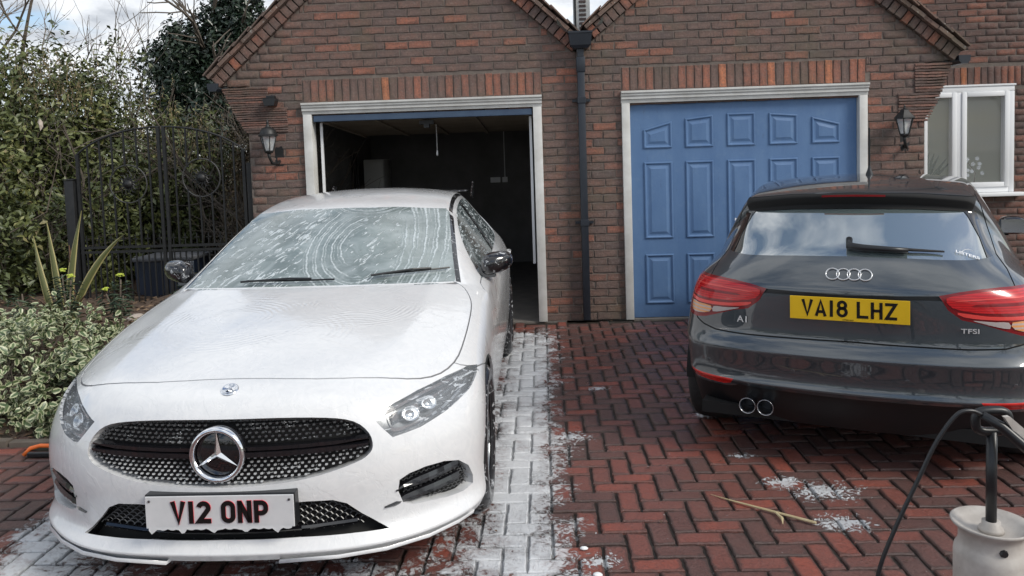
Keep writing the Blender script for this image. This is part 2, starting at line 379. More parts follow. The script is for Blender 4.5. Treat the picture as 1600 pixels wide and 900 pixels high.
def brick_rows(field,x0f,x1f,z0,z1,y,ok,mat,seed=0,L_=.215,H=.065,P=.225,C=.0755):
    r=random.Random(seed); k=0; z=z0+C/2
    while z<z1:
        xa,xb=x0f(z),x1f(z); x=-20+(P/2 if k%2 else 0)+r.uniform(-.02,.02)
        x+=math.floor((xa-x)/P)*P
        while x<xb+P:
            a=max(x,xa); b=min(x+P,xb)
            segs=[(a,b)]
            for (cx0,cx1,cz0,cz1) in ok:   # openings
                if cz0-.01<z<cz1+.01:
                    ns=[]
                    for (p,q) in segs:
                        if q<=cx0 or p>=cx1: ns.append((p,q))
                        else:
                            if p<cx0: ns.append((p,cx0))
                            if q>cx1: ns.append((cx1,q))
                    segs=ns
            for p,q in segs:
                w_=q-p-.010
                if w_<.03: continue
                # snap widths so meshes are shared
                wq=min([.215,.16,.1025,.06,.035],key=lambda t:abs(t-w_))
                M=Matrix.Translation(((p+q)/2,y+r.uniform(-.003,.003),z+r.uniform(-.002,.002)))@Matrix.Rotation(r.uniform(-.012,.012),4,'Y')@Matrix.Diagonal((w_/wq,1,1,1))
                field.put((wq,H,.05,'brick',mat),r.randrange(NV),M)
            x+=P
        z+=C; k+=1
def wall_poly(name,poly,holes,y0,y1,mat,parent):
    """wall slab with rectangular holes, from vertical strips"""
    mb=MB(); xs=sorted(set([p[0] for p in poly]+[h[0] for h in holes]+[h[1] for h in holes]))
    def top(x):
        zs=[]
        for (a,b) in zip(poly,poly[1:]+poly[:1]):
            if a[0]!=b[0] and min(a[0],b[0])-1e-9<=x<=max(a[0],b[0])+1e-9: zs.append(a[1]+(b[1]-a[1])*(x-a[0])/(b[0]-a[0]))
        return max(zs),min(zs)
    for a,b in zip(xs,xs[1:]):
        ta,ba=top(a+1e-6); tb,bb=top(b-1e-6); mid=(a+b)/2
        hs=[h for h in holes if h[0]<=mid<=h[1]]
        lo=[(ba,bb)]; 
        if hs:
            h=hs[0]
            if h[2]>ba+.001: mb.prism([(a,ba),(b,bb),(b,h[2]),(a,h[2])],'y',y0,y1)
            mb.prism([(a,h[3]),(b,h[3]),(b,tb),(a,ta)],'y',y0,y1)
        else: mb.prism([(a,ba),(b,bb),(b,tb),(a,ta)],'y',y0,y1)
    return mb.build(name,mat,parent)
def lerp(a,b,t): return a+(b-a)*t
def body_mesh(F,S,T,G,creases,level=3):
    NJ=len(F); NS=len(T)
    vid={}; vs=[]; fs=[]; lab={}
    def V(p):
        k=(round(p[0],5),round(p[1],5),round(p[2],5))
        if k not in vid: vid[k]=len(vs); vs.append(k)
        return vid[k]
    def quad(a,b,c,d,mir):
        q=[V(a),V(b),V(c),V(d)]
        q=[x for i,x in enumerate(q) if x!=q[i-1]]
        if mir: q=q[::-1]
        if len(q)>=3: fs.append(q)
    cr=[]
    for sgn in (1,-1):
        m=lambda p:(p[0]*sgn,p[1],p[2])
        mir=sgn<0
        for j in range(NJ-1):
            for i in range(6):
                quad(m(F[j][i]),m(F[j][i+1]),m(F[j+1][i+1]),m(F[j+1][i]),mir)
                quad(m(G[j][i+1]),m(G[j][i]),m(G[j+1][i]),m(G[j+1][i+1]),mir)
        for s in range(NS-1):
            for j in range(NJ-1):
                quad(m(S[s][j]),m(S[s+1][j]),m(S[s+1][j+1]),m(S[s][j+1]),mir)
            for k in range(6):
                quad(m(T[s][k]),m(T[s][k+1]),m(T[s+1][k+1]),m(T[s+1][k]),mir)
        for kind,a,lo,hi,w in creases:
            if kind=='F': pts=[F[a][i] for i in range(lo,hi+1)]
            elif kind=='S': pts=[S[s][a] for s in range(lo,hi+1)]
            elif kind=='T': pts=[T[s][a] for s in range(lo,hi+1)]
            elif kind=='TX': pts=[T[a][k] for k in range(lo,hi+1)]
            elif kind=='G': pts=[G[a][i] for i in range(lo,hi+1)]
            pts=[m(p) for p in pts]
            for p,q in zip(pts,pts[1:]): cr.append((V(p),V(q),w))
    me=bpy.data.meshes.new('cage'); me.from_pydata(vs,[],fs); 
    at=me.attributes.new('crease_edge','FLOAT','EDGE')
    em={}
    for e in me.edges: em[tuple(sorted(e.vertices))]=e.index
    for a,b,w in cr:
        k=tuple(sorted((a,b)))
        if k in em: at.data[em[k]].value=w
    ob=bpy.data.objects.new('cage',me); bpy.context.scene.collection.objects.link(ob)
    md=ob.modifiers.new('s','SUBSURF'); md.levels=level; md.render_levels=level
    dg=bpy.context.evaluated_depsgraph_get(); ev=ob.evaluated_get(dg)
    out=bpy.data.meshes.new_from_object(ev,depsgraph=dg)
    bpy.data.objects.remove(ob)
    return out
def white_cage():
    X=[0,.20,.40,.565,.70,.80,.865]
    rows=[ # z list/scalar, y list, xscale
     ([.185,.183,.174,.166,.162,.168,.18],[.03,.04,.08,.15,.25,.37,.50],1.0),
     ([.225,.223,.214,.206,.203,.21,.225],[-.012,.0,.038,.105,.205,.33,.475],1.012),
     (.262,[.03,.04,.08,.15,.25,.365,.50],.995),
     (.345,[.015,.025,.065,.135,.23,.355,.49],.995),
     (.44,[.0,.012,.05,.115,.215,.345,.48],1.005),
     (.55,[.015,.025,.065,.135,.24,.37,.50],1.015),
     ([.672,.672,.668,.655,.645,.65,.655],[.05,.062,.105,.185,.31,.45,.58],1.015),
     ([.73,.73,.727,.718,.71,.712,.712],[.095,.105,.15,.235,.37,.51,.64],1.0),
     ([.78,.78,.778,.772,.762,.755,.75],[.17,.18,.225,.315,.44,.57,.70],.965)]
    F=[]
    for z,y,sc in rows:
        z=z if isinstance(z,list) else [z]*7
        nr=len(F); ex=[.034,.042,.044,.044,.040,.032,.014,0,0][nr]
        F.append([(X[i]*sc+(ex if i==6 else ex*.7 if i==5 else 0),y[i]+(.02 if i==6 and nr<6 else 0),z[i]) for i in range(7)])
    yc=[.17,.52,.92,1.20,1.225,1.66,2.03,2.5,3.1,3.78,4.05,4.24]
    zc=[.78,.868,.925,.962,.955,1.17,1.325,1.402,1.395,1.33,1.12,.955]
    y4=[.44,.75,1.06,1.33,1.36,1.78,2.14,2.55,3.1,3.68,3.95,4.15]
    z4=[.762,.830,.885,.935,.940,1.13,1.280,1.352,1.348,1.27,1.06,.935]
    x4=[.675,.69,.70,.715,.722,.665,.600,.575,.565,.54,.60,.66]
    y6=[.70,.90,1.12,1.38,1.47,1.85,2.2,2.55,3.1,3.62,3.92,4.12]
    z6=[.75,.80,.838,.872,.88,.90,.91,.915,.93,.945,.94,.91]
    x6=[.835,.858,.866,.864,.862,.86,.86,.86,.85,.83,.80,.74]
    x5=[.765,.785,.795,.80,.798,.77,.735,.72,.71,.69,.71,.70]
    z5=[.757,.822,.868,.912,.918,1.02,1.10,1.14,1.145,1.11,1.01,.925]
    T=[]
    for s in range(12):
        r=[]
        for k in range(4):
            t=[0,.3,.6,.84][k]
            e=2.4
            r.append((x4[s]*t, lerp(yc[s],y4[s],t**2.0), lerp(zc[s],z4[s],t**e)+(.012 if k==3 and 0<s<4 else 0)))
        r.append((x4[s],y4[s],z4[s])); r.append((x5[s],lerp(y4[s],y6[s],.5),z5[s])); r.append((x6[s],y6[s],z6[s]))
        T.append(r)
    T[0]=F[8]
    pr=[.935,.955,.975,.985,.995,1,1,.988]
    zz=[.165,.20,.25,.34,.44,.55,.655,.74]
    yl=[0,.68,.92,1.2,1.45,1.8,2.15,2.5,3.1,3.62,3.95,4.2]
    xl=[0,.888,.896,.896,.895,.895,.895,.895,.896,.897,.88,.80]
    S=[]
    for s in range(12):
        if s==0: S.append([F[j][6] for j in range(9)]); continue
        r=[]
        for j in range(8):
            t=(j/8)**1.5
            zt=zz[j]+ (0 if j<6 else (z6[s]-.80)*[.35,.65][j-6])
            r.append((xl[s]*pr[j], lerp(yl[s],y6[s],t), zt))
        r.append(T[s][6]); S.append(r)
    G=[]
    for j in range(9):
        c=S[11][j]; r=[]
        for i in range(7):
            t=[0,.3,.55,.75,.88,.96,1][i]
            r.append((c[0]*t, lerp(4.40+(0 if j<7 else -.05*(j-6)),c[1],t**3), c[2]+(.03*(1-t**2) if j==8 else 0)))
        if j==8: r=[T[11][i] for i in range(7)]
        r[6]=c; G.append(r)
    cr=[('F',1,0,6,.55),('F',0,0,6,.6),('S',1,0,11,.3),('S',0,0,11,.6),('TX',3,0,5,.7),('TX',4,0,5,.8),('T',4,4,9,.35),('T',3,0,3,.7),('S',8,3,10,.45),('TX',6,0,4,.4),('F',2,0,6,.25),('G',0,0,6,.6)]
    return F,S,T,G,cr
def dark_cage():
    X=[0,.20,.40,.55,.675,.78,.845]
    PL=[0,.007,.025,.055,.10,.175,.37]
    def rw(z,dy,sc): return (z,[p+dy for p in PL],sc)
    rows=[rw(.20,.085,.975),rw(.27,.05,.99),rw(.365,.022,1.0),rw(.400,-.016,1.01),rw(.448,.006,1.015),rw(.575,-.034,1.025),rw(.598,-.016,1.025),rw(.655,.010,1.02),rw(.77,.005,1.0),
     ([.895,.895,.895,.895,.89,.88,.87],[.0,.008,.03,.065,.12,.21,.40],.965),
     ([.99,.99,.985,.98,.97,.955,.935],[.055,.06,.085,.125,.20,.31,.47],.91),
     ([1.06,1.06,1.055,1.045,1.03,1.01,.985],[.13,.135,.155,.20,.28,.40,.55],.845)]
    F=[]
    for z,y,sc in rows:
        z=z if isinstance(z,list) else [z]*7
        F.append([(X[i]*sc,y[i],z[i]) for i in range(7)])
    yc=[.13,.29,.43,.40,.40,.46,.85,1.3,1.9,2.4,2.95,3.45,3.75]
    zc=[1.06,1.17,1.275,1.318,1.335,1.350,1.392,1.41,1.40,1.345,1.03,.93,.80]
    y4=[.28,.40,.50,.49,.50,.55,.90,1.3,1.9,2.35,2.85,3.35,3.60]
    z4=[1.03,1.14,1.24,1.285,1.300,1.316,1.355,1.372,1.362,1.30,1.00,.90,.78]
    x4=[.57,.555,.53,.535,.54,.545,.56,.57,.57,.56,.64,.63,.58]
    y6=[.55,.63,.70,.73,.76,.80,1.0,1.4,1.9,2.4,2.85,3.2,3.45]
    z6=[.985,.985,.98,.98,.98,.98,.975,.965,.955,.94,.92,.86,.76]
    x6=[.7138,.725,.735,.74,.745,.75,.77,.785,.79,.79,.79,.78,.74]
    T=[]
    for s in range(13):
        r=[]
        for k in range(4):
            t=[0,.3,.6,.84][k]
            r.append((x4[s]*t, lerp(yc[s],y4[s],t**2.2), lerp(zc[s],z4[s],t**2.4)))
        r.append((x4[s],y4[s],z4[s])); 
        r.append((lerp(x4[s],x6[s],.55),lerp(y4[s],y6[s],.5),lerp(z4[s],z6[s],.5)+.01)); r.append((x6[s],y6[s],z6[s]))
        T.append(r)
    T[0]=F[11]
    pr=[.95,.965,.98,.99,1,1.005,1.005,1.005,1.0,.98,.94]
    zz=[.19,.24,.32,.38,.48,.57,.60,.655,.76,.855,.93]
    yl=[0,.60,.75,.85,.95,1.05,1.2,1.5,1.9,2.4,2.9,3.2,3.55]
    xl=[0,.862,.867,.867,.867,.867,.865,.865,.865,.865,.867,.85,.75]
    S=[]
    for s in range(13):
        if s==0: S.append([F[j][6] for j in range(12)]); continue
        r=[]
        for j in range(11):
            t=(j/11)**1.5
            z=zz[j]*(1 if s<9 else lerp(1,z6[s]/.985,(j/11)))
            r.append((lerp(xl[s]*pr[j],x6[s],max(0,(j-8)/5)), lerp(yl[s],y6[s],t), z))
        r.append(T[s][6]); S.append(r)
    G=[]
    for j in range(12):
        c=S[12][j]; r=[]
        for i in range(7):
            t=[0,.3,.55,.75,.88,.96,1][i]
            r.append((c[0]*t, lerp(3.93-max(0,(j-6))*.02,c[1],t**3), c[2]))
        if j==11: r=[T[12][i] for i in range(7)]
        r[6]=c; G.append(r)
    cr=[('F',5,0,5,.7),('F',3,0,6,.5),('F',9,0,5,.35),('TX',2,0,4,.8),('TX',3,0,5,.7),('TX',5,0,5,.3),('S',11,0,9,.4),('T',4,0,9,.35),('S',0,0,12,.5),('TX',10,0,5,.6),('TX',9,0,5,.5)]
    return F,S,T,G,cr
# ================================================================ SETTING
def sheet(name,x0,x1,y0,y1,z,mat,kind='structure'):
    o=mk(name,[(x0,y0,z),(x1,y0,z),(x1,y1,z),(x0,y1,z)],[[0,1,2,3]],mat); o['kind']=kind; return o
g=sheet('ground',-200,200,-200,200,-.06,MAT['ground'])
drive=empty('driveway'); drive['kind']='structure'
mk('joint_bed',[(-7.5,-14,-.012),(6.5,-14,-.012),(6.5,-.02,-.012),(-7.5,-.02,-.012)],[[0,1,2,3]],MAT['joint'],drive)
pf=Field('paver',drive)
rr=random.Random(5); A=.1
for k in range(-78,0):
    for c in range(-80,70):
        x=c*A; y=k*A-.03
        if not (-6.2<x<5.4 and -7.6<y<-.15): continue
        if x<-2.55 and y>-3.05: continue
        for hor in (True,False):
            if hor and (c-k)%4==0: cx,cy_,L2=x+A,y+A/2,0
            elif (not hor) and (c-k-3)%4==0: cx,cy_,L2=x+A/2,y+A,math.pi/2
            else: continue
            M=Matrix.Translation((cx,cy_,rr.uniform(-.0035,.0015)))@Matrix.Rotation(L2+rr.uniform(-.03,.03),4,'Z')@Matrix.Rotation(rr.uniform(-.014,.014),4,'X')@Matrix.Rotation(-math.pi/2,4,'X')
            pf.put((.188,.088,.03,'paver','paver'),rr.randrange(NV),M)
pf.finish()
# --- right and left garage bays of the building
def bay(lab,outline,opening,soldier,seed,verges,tb):
    e=empty('brick_garage',(0,0,0),0,*lab)
    wall=wall_poly('gable_wall',outline,[opening],.0065,.14,MAT['mortar'],e)
    f=Field('brick',wall)
    def xl(z): return outline_x(outline,z)[0]
    def xr(z): return outline_x(outline,z)[1]
    z1=max(p[1] for p in outline)-.05
    ex=[opening,(soldier[0],soldier[1],soldier[2]-.002,soldier[3]+.0)]
    brick_rows(f,xl,xr,0.,z1,0.,ex,'brick',seed)
    n=int(round((soldier[1]-soldier[0])/.076)); r=random.Random(seed+9)
    for i in range(n):
        x=soldier[0]+(i+.5)*(soldier[1]-soldier[0])/n
        M=Matrix.Translation((x,-.002+r.uniform(-.003,.003),(soldier[2]+soldier[3])/2))@Matrix.Rotation(math.pi/2+r.uniform(-.015,.015),4,'Y')
        f.items.append(((.213,.066,.05,'soldier','brick'),r.randrange(NV),M))
    f.finish()
    # verge courses along the rakes and roof tiles
    for (xa,za,xb,zb) in verges:      # from eave (xa,za) to ridge (xb,zb): lower line of the verge bricks
        d=Vector((xb-xa,0,zb-za)); Ls=d.length; d.normalize(); nrm=Vector((-d.z,0,d.x)) if d.x>0 else Vector((d.z,0,-d.x))
        vb=empty('verge',(0,0,0)); vb.parent=e
        ang=math.atan2(d.z,d.x); r=random.Random(seed+int(xa*10))
        n=int(Ls/.078)
        for i in range(n):
            c=Vector((xa,-.040,za))+d*(i+.5)*.078+nrm*.055
            M=Matrix.Translation(c+Vector((0,r.uniform(-.004,.004),0)))@Matrix.Rotation(-ang+math.pi/2,4,'Y')
            o=bpy.data.objects.new('verge_brick',variant((.106,.068,.10,'verge','brick'),r.randrange(NV))[0]); o.matrix_world=M; COL.objects.link(o); o.parent=vb
        # undercloak strip
        mb=MB()
        for i in range(int(Ls/.16)+1):
            a=Vector((xa,0,za))+d*i*.16+nrm*.113; b=a+d*.155
            mb.prism([(a.x,a.z),(b.x,b.z),((b+nrm*.034).x,(b+nrm*.034).z),((a+nrm*.034).x,(a+nrm*.034).z)],'y',-.085-.012*(i%2),.2,t=.35+.3*(i%3)/2)
        mb.build('undercloak',MAT['tile'],vb,tint=True)
        # plain tiles, front columns as pieces
        rows=int(Ls/.10)+2
        slope=empty('roof_slope',(0,0,0)); slope.parent=e
        for i in range(rows):
            for cidx in range(3):
                w_=.165
                c=Vector((xa,0,za))+d*(i*.10-.02+.11)+nrm*(.160+.012)
                yy=-.105+r.uniform(-.012,.01)+cidx*.168+(.083 if i%2 else 0)
                if cidx==0 and i%2: 
                    pass
                M=Matrix.Translation(c+Vector((0,yy+ .08,0))+nrm*r.uniform(-.002,.004))@Matrix.Rotation(-ang,4,'Y')@Matrix.Rotation(math.radians(-4.5) if d.x>0 else math.radians(4.5),4,'Y')
                o=bpy.data.objects.new('roof_tile',tile_mesh(r.randrange(8))); o.matrix_world=M; COL.objects.link(o); o.parent=slope
        # rest of the slope as one stepped sheet
        mb=MB()
        for i in range(rows):
            a=Vector((xa,0,za))+d*(i*.10-.04)+nrm*.168; b=a+d*.115
            a2=a+nrm*.016
            mb.add([(a.x,.45,a.z),(a2.x,.45,a2.z),(b.x,.45,b.z),(a.x,5.5,a.z),(a2.x,5.5,a2.z),(b.x,5.5,b.z)],[[0,1,4,3],[1,2,5,4]])
        # deck below the tiles
        a=Vector((xa,0,za))-d*.03+nrm*.149; b=Vector((xb,0,zb))+nrm*.149
        mb.add([(a.x,-.05,a.z),(b.x,-.05,b.z),(b.x,5.5,b.z),(a.x,5.5,a.z)],[[0,1,2,3]])
        mb.build('tile_courses',MAT['tile'],slope)['kind']='stuff'
    return e,wall
_tm={}
def tile_mesh(i):
    if i in _tm: return _tm[i]
    r=random.Random(i+50); v=[];f=[]
    n=4
    for k in range(n+1):
        y=-.081+.162*k/n; z=.004*(1-(2*k/n-1)**2)+r.uniform(-.0015,.0015); x=-.10+r.uniform(-.003,.003)
        v+=[(x,y,z),(x,y,z-.012),(.14,y,z),(.14,y,z-.012)]
    for k in range(n):
        a=4*k; f+=[[a,a+2,a+6,a+4],[a+1,a+5,a+7,a+3],[a,a+4,a+5,a+1],[a+2,a+3,a+7,a+6]]
    f+=[[0,1,3,2],[4*n,4*n+2,4*n+3,4*n+1]]
    me=bpy.data.meshes.new('roof_tile'); me.from_pydata(v,[],f); me.materials.append(MAT['tile'])
    a=me.attributes.new('tint','FLOAT','POINT'); a.data.foreach_set('value',np.full(len(v),r.uniform(.1,.9),dtype=np.float32))
    _tm[i]=me; return me
def outline_x(poly,z):
    xs=[]
    for a,b in zip(poly,poly[1:]+poly[:1]):
        if (a[1]-z)*(b[1]-z)<=0 and a[1]!=b[1]: xs.append(a[0]+(b[0]-a[0])*(z-a[1])/(b[1]-a[1]))
    return (min(xs),max(xs)) if xs else (0,0)
XV=.392
sL=.90; sR=.81
apL=(-1.249,3.968); apR=(1.972,3.843)
def vz(x): return 2.677+sR*(x-.533)
outL=[(-2.805,0),(XV,0),(XV,2.60),(.311,2.60),apL,(-3.03,2.38),(-2.99,2.30),(-2.805,1.86)]
outL=[(-2.805,0),(XV-.001,0),(XV-.001,2.56),(.311,2.563),apL,(-3.04,2.36),(-2.806,2.355)]
gL,wL=bay(('brick garage bay with its door swung up and open','garage'),outL,(-2.19,-.055,0,2.06),(-2.262,.02,2.165,2.392),1,[(-3.06,2.338,*apL),(.318,2.556,*apL)],0)
outR=[(XV+.001,0),(3.574,0),(3.575,2.36),(3.80,2.362),apR,(.533,2.677),(XV+.001,2.565)]
gR,wR=bay(('brick garage bay with closed blue panelled door','garage'),outR,(.84,2.965,0,2.05),(.775,3.035,2.175,2.402),2,[(3.822,2.344,*apR),(.525,2.672,*apR)],0)
# corbelled creasing tiles at the eaves
def creasing(parent,side,xw,xe,zb,zt,inner):
    n=20; h=(zt-zb)/n; r=random.Random(side*3+9)
    for i in range(n):
        z=zb+h*(i+.5); t=(i+1)/n
        xo=xw+(xe-xw)*(t**.75)
        for (a,b) in ([(min(xo,inner(i)),max(xo,inner(i)))]):
            w_=b-a
            q=variant((.40,h*.80,.10,'creasing_tile','brick'),r.randrange(8))[0]
            M=Matrix.Translation(((a+b)/2,-.012+r.uniform(-.004,.004),z))@Matrix.Rotation(r.uniform(-.012,.012),4,'Y')@Matrix.Diagonal((w_/.40,1,1,1))
            o=bpy.data.objects.new('creasing_tile',q); o.matrix_world=M; COL.objects.link(o); o.parent=parent
    mb=MB(); 
creasing(wL,-1,-2.80,-3.045,1.90,2.335,lambda i:-2.42 if i<11 else -2.60)
creasing(wR,1,3.57,3.815,1.80,2.335,lambda i:3.33 if i<10 else 3.48)
# backing behind the corbels
MB().prism([(-2.81,1.9),(-2.81,2.34),(-3.0,2.34),(-2.98,2.2),(-2.9,2.0)],'y',.03,.14).build('corbel_core',MAT['mortar'],wL)
MB().prism([(3.58,1.8),(3.58,2.34),(3.78,2.34),(3.75,2.2),(3.68,2.0)],'y',.03,.14).build('corbel_core',MAT['mortar'],wR)
# side walls, ceiling, floor, back
def slab(name,a,b,mat,parent): return MB().box(a,b).build(name,mat,parent)
slab('side_wall',(-2.805,.142,0),(-2.60,4.4,2.34),MAT['inner_wall'],gL)
slab('side_wall',(.20,.142,0),(.385,4.4,2.5),MAT['inner_wall'],gL)
slab('back_wall',(-2.80,4.4,0),(.385,4.55,2.5),MAT['inner_wall'],gL)
slab('ceiling_board',(-2.60,.142,2.14),(.20,4.4,2.18),MAT['ceiling'],gL)
slab('concrete_floor',(-2.60,-.01,-.03),(.20,4.4,.004),MAT['concrete'],gL)
slab('side_wall',(.40,.142,0),(.60,4.4,2.5),MAT['inner_wall'],gR)
slab('side_wall',(3.40,.142,0),(3.574,4.4,2.36),MAT['mortar'],gR)
slab('threshold',(.84,-.02,-.03),(2.965,.12,.006),MAT['concrete'],gR)
# brick skin on the left flank, seen from the gate
# frames
def frame(parent,x0,x1,z1,jw,hb):
    e=empty('door_frame'); e.parent=parent
    MB().box((x0,-.035,.004),(x0+jw,.10,z1-hb),.004).build('jamb',MAT['white_wood'],e,auto=40)
    MB().box((x1-jw,-.035,.004),(x1,.10,z1-hb),.004).build('jamb',MAT['white_wood'],e,auto=40)
    h=MB(); h.prism([(-.030,z1-hb+.001),(.10,z1-hb+.001),(.10,z1),(-.075,z1),(-.075,z1-.018),(-.062,z1-.030),(-.062,z1-.042),(-.05,z1-.055),(-.05,z1-.075),(-.036,z1-.082)],'x',x0-.004,x1+.004)
    h.build('head',MAT['white_wood'],e)
frame(gL,-2.262,.016,2.165,.082,.108)
frame(gR,.768,3.040,2.172,.076,.112)
# blue door, closed
dr=empty('garage_door'); dr.parent=gR
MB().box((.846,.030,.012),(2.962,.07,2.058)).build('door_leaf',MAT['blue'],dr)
def door_panel(poly,parent):
    c=(sum(p[0] for p in poly)/len(poly),sum(p[1] for p in poly)/len(poly))
    def inset(d):
        out=[];n=len(poly)
        for i in range(n):
            p0=Vector(poly[i-1]);p1=Vector(poly[i]);p2=Vector(poly[(i+1)%n])
            d1=(p1-p0).normalized();d2=(p2-p1).normalized(); n1=Vector((-d1.y,d1.x));n2=Vector((-d2.y,d2.x))
            bis=(n1+n2); bis=bis/ max(.2,bis.dot(n1)); out.append(p1+bis*d)
        return out
    rings=[(0,.0295),(.003,.019),(.010,.017),(.016,.019),(.026,.0345),(.040,.0345),(.060,.022),(.064,.020)]
    # the panel sits in the leaf: y grows inward; cut depth is faked by nothing, the moulding stands proud
    v=[];f=[];n=len(poly)
    for d,y in rings:
        y=min(y,.0285)
        v+=[(p.x,y,p.y) for p in inset(d)]
    for k in range(len(rings)-1):
        for i in range(n): f.append([k*n+i,k*n+(i+1)%n,(k+1)*n+(i+1)%n,(k+1)*n+i])
    f.append([(len(rings)-1)*n+i for i in range(n)])
    mk('door_panel',v,f,MAT['blue'],parent)
PX=[(.972,1.240),(1.365,1.627),(1.757,2.021),(2.149,2.414),(2.545,2.806)]
TOPS=[(1.808,1.880),(1.900,1.928),(1.938,1.938),(1.928,1.905),(1.880,1.812)]
for (a,b),(ta,tb) in zip(PX,TOPS):
    door_panel([(a,1.630),(b,1.630),(b,tb),(a,ta)],dr)
    door_panel([(a,.772),(b,.772),(b,1.500),(a,1.500)],dr)
    door_panel([(a,.145),(b,.145),(b,.620),(a,.620)],dr)
# open door overhead in the left bay
od=empty('overhead_door'); od.parent=gL
M=Matrix.Translation((0,.0,2.025))@Matrix.Rotation(math.radians(-2.9),4,'X')
MB().box((-2.165,-.02,-.040),(-.075,.02,.018),.004,M=M).build('door_edge',MAT['dark_blue'],od)
MB().box((-2.165,.021,-.012),(-.075,2.0,.018),M=M).build('door_leaf',MAT['ceiling'],od)
for x in (-2.12,-1.6,-1.12,-.64,-.12): MB().box((x-.02,.03,-.034),(x+.02,1.98,-.0125),M=M).build('batten',MAT['ceiling'],od)
for x in (-2.130,-.095):
    MB().box((x-.012,.11,.55 if x>-1 else .02),(x+.012,.13,1.98)).build('door_track',MAT['upvc'],gL)
mb=MB(); mb.box((-1.17,.10,1.935),(-1.03,.16,1.975)); mb.box((-1.12,.07,1.90),(-1.07,.13,1.935)); mb.build('lock_mechanism',MAT['black_iron'],gL)
pc=empty('pull_cord',(-1.06,.5,1.95),0,'thin white pull cord hanging from the open garage door','cord')
MB().tube([(0,0,0),(0.003,0,-.16),(.002,0,-.27)],.003,5).build('cord',MAT['upvc'],pc); MB().lathe([(0,.01),(.008,0),(.011,-.03),(.009,-.045),(0,-.05)],10,Matrix.Translation((.002,0,-.27))).build('cord_pull',MAT['upvc'],pc,smooth=True)
# cabinet, poles, sockets inside
cb=empty('cabinet',(-2.33,3.55,0),0,'tall pale cabinet standing in the back corner of the dark open garage','cabinet')
MB().box((-.14,-.25,.02),(.14,.25,1.63),.01).build('carcass',MAT['cabinet'],cb,auto=40)
MB().box((-.135,-.272,.06),(.135,-.252,1.60),.008).build('door',MAT['cabinet'],cb,auto=40); MB().box((.09,-.29,.9),(.105,-.273,1.05)).build('handle',MAT['black_plastic'],cb)
for i,(x,l) in enumerate([(-2.57,'grey pole leaning by the left inner wall of the garage, nearest its back'),(-2.535,'grey pole leaning in the middle of three inside the garage'),(-2.50,'grey pole leaning inside the garage, closest to the cabinet')]):
    o=MB().tube([(x+.05,2.9,0.01),(x,3.05,1.72)],.013,8).build('pole',MAT['alloy'],smooth=True); tag(o,l,'pole','poles leaning inside the garage')
so_=empty('socket_box',(-.62,4.385,1.27),0,'white double socket box on the back wall inside the garage','socket')
MB().box((-.16,-.04,-.04),(-.01,0,.04),.004).build('socket_plate',MAT['upvc'],so_); MB().box((.02,-.04,-.04),(.10,0,.04),.004).build('switch_plate',MAT['upvc'],so_)
MB().tube([(.06,-.012,.04),(.06,-.012,.86)],.009,6).build('conduit',MAT['upvc'],so_)
# ---- downpipe with hopper
dp=empty('downpipe',(XV,-.06,0),0,'dark square rainwater downpipe with hopper between the two garage doors','downpipe')
mb=MB(); mb.box((-.034,-.034,.02),(.034,.034,2.40),.006); mb.build('pipe',MAT['pipe'],dp,auto=40)
for z in (.95,2.10): 
    mb=MB(); mb.box((-.040,-.040,z-.03),(.040,.040,z+.03),.004); mb.box((-.085,.03,z-.012),(.085,.058,z+.012)); mb.build('bracket',MAT['pipe'],dp)
MB().box((-.041,-.041,2.36),(.041,.041,2.50),.005).build('pipe_socket',MAT['pipe'],dp,auto=40)
MB().box((-.031,-.031,2.50),(.031,.031,2.60),.003).build('outlet',MAT['pipe'],dp)
hp=MB()
def frus(mb,z0,z1,a0,b0,a1,b1,yo=0):
    v=[(-a0,-b0+yo,z0),(a0,-b0+yo,z0),(a0,b0*.6,z0),(-a0,b0*.6,z0),(-a1,-b1+yo,z1),(a1,-b1+yo,z1),(a1,b0*.6,z1),(-a1,b0*.6,z1)]
    mb.add(v,[[0,3,2,1],[4,5,6,7],[0,1,5,4],[1,2,6,5],[2,3,7,6],[3,0,4,7]])
frus(hp,2.575,2.605,.065,.06,.095,.08); frus(hp,2.605,2.715,.095,.08,.108,.095); hp.box((-.113,-.10,2.712),(.113,.036,2.728))
hp.build('hopper',MAT['pipe'],dp)
# lead flashings at the valley
for s in (-1,1):
    v=[(XV+s*.10,-.13,2.728),(XV+s*.155,-.13,2.775),(XV+s*.215,-.12,2.86),(XV+s*.21,-.10,2.80),(XV+s*.13,-.10,2.73)]
    mk('flashing',v+[(x,y+.01,z) for x,y,z in v],[[0,1,2,3,4],[9,8,7,6,5]]+[[i,i+5,(i+1)%5+5,(i+1)%5] for i in range(5)],MAT['alloy'],gL if s<0 else gR)
mk('valley_lining',[(XV-.02,-.06,2.72),(XV+.02,-.06,2.72),(XV+.55,5.4,3.2),(XV-.5,5.4,3.2),(XV-.1,-.02,2.66),(XV+.1,-.02,2.66)],[[0,1,2,3]],MAT['pipe'],gR)
# gutter ends
for x,par,s in ((-3.11,gL,-1),(3.905,gR,1)):
    mb=MB(); z=2.34 if s<0 else 2.352
    pr=[(-.055,.04),(-.05,-.01),(-.03,-.035),(.03,-.035),(.05,-.01),(.055,.04)]
    mb.prism([(x+a,z+b) for a,b in pr],'y',-.06,5.4); mb.build('gutter',MAT['pipe'],par)
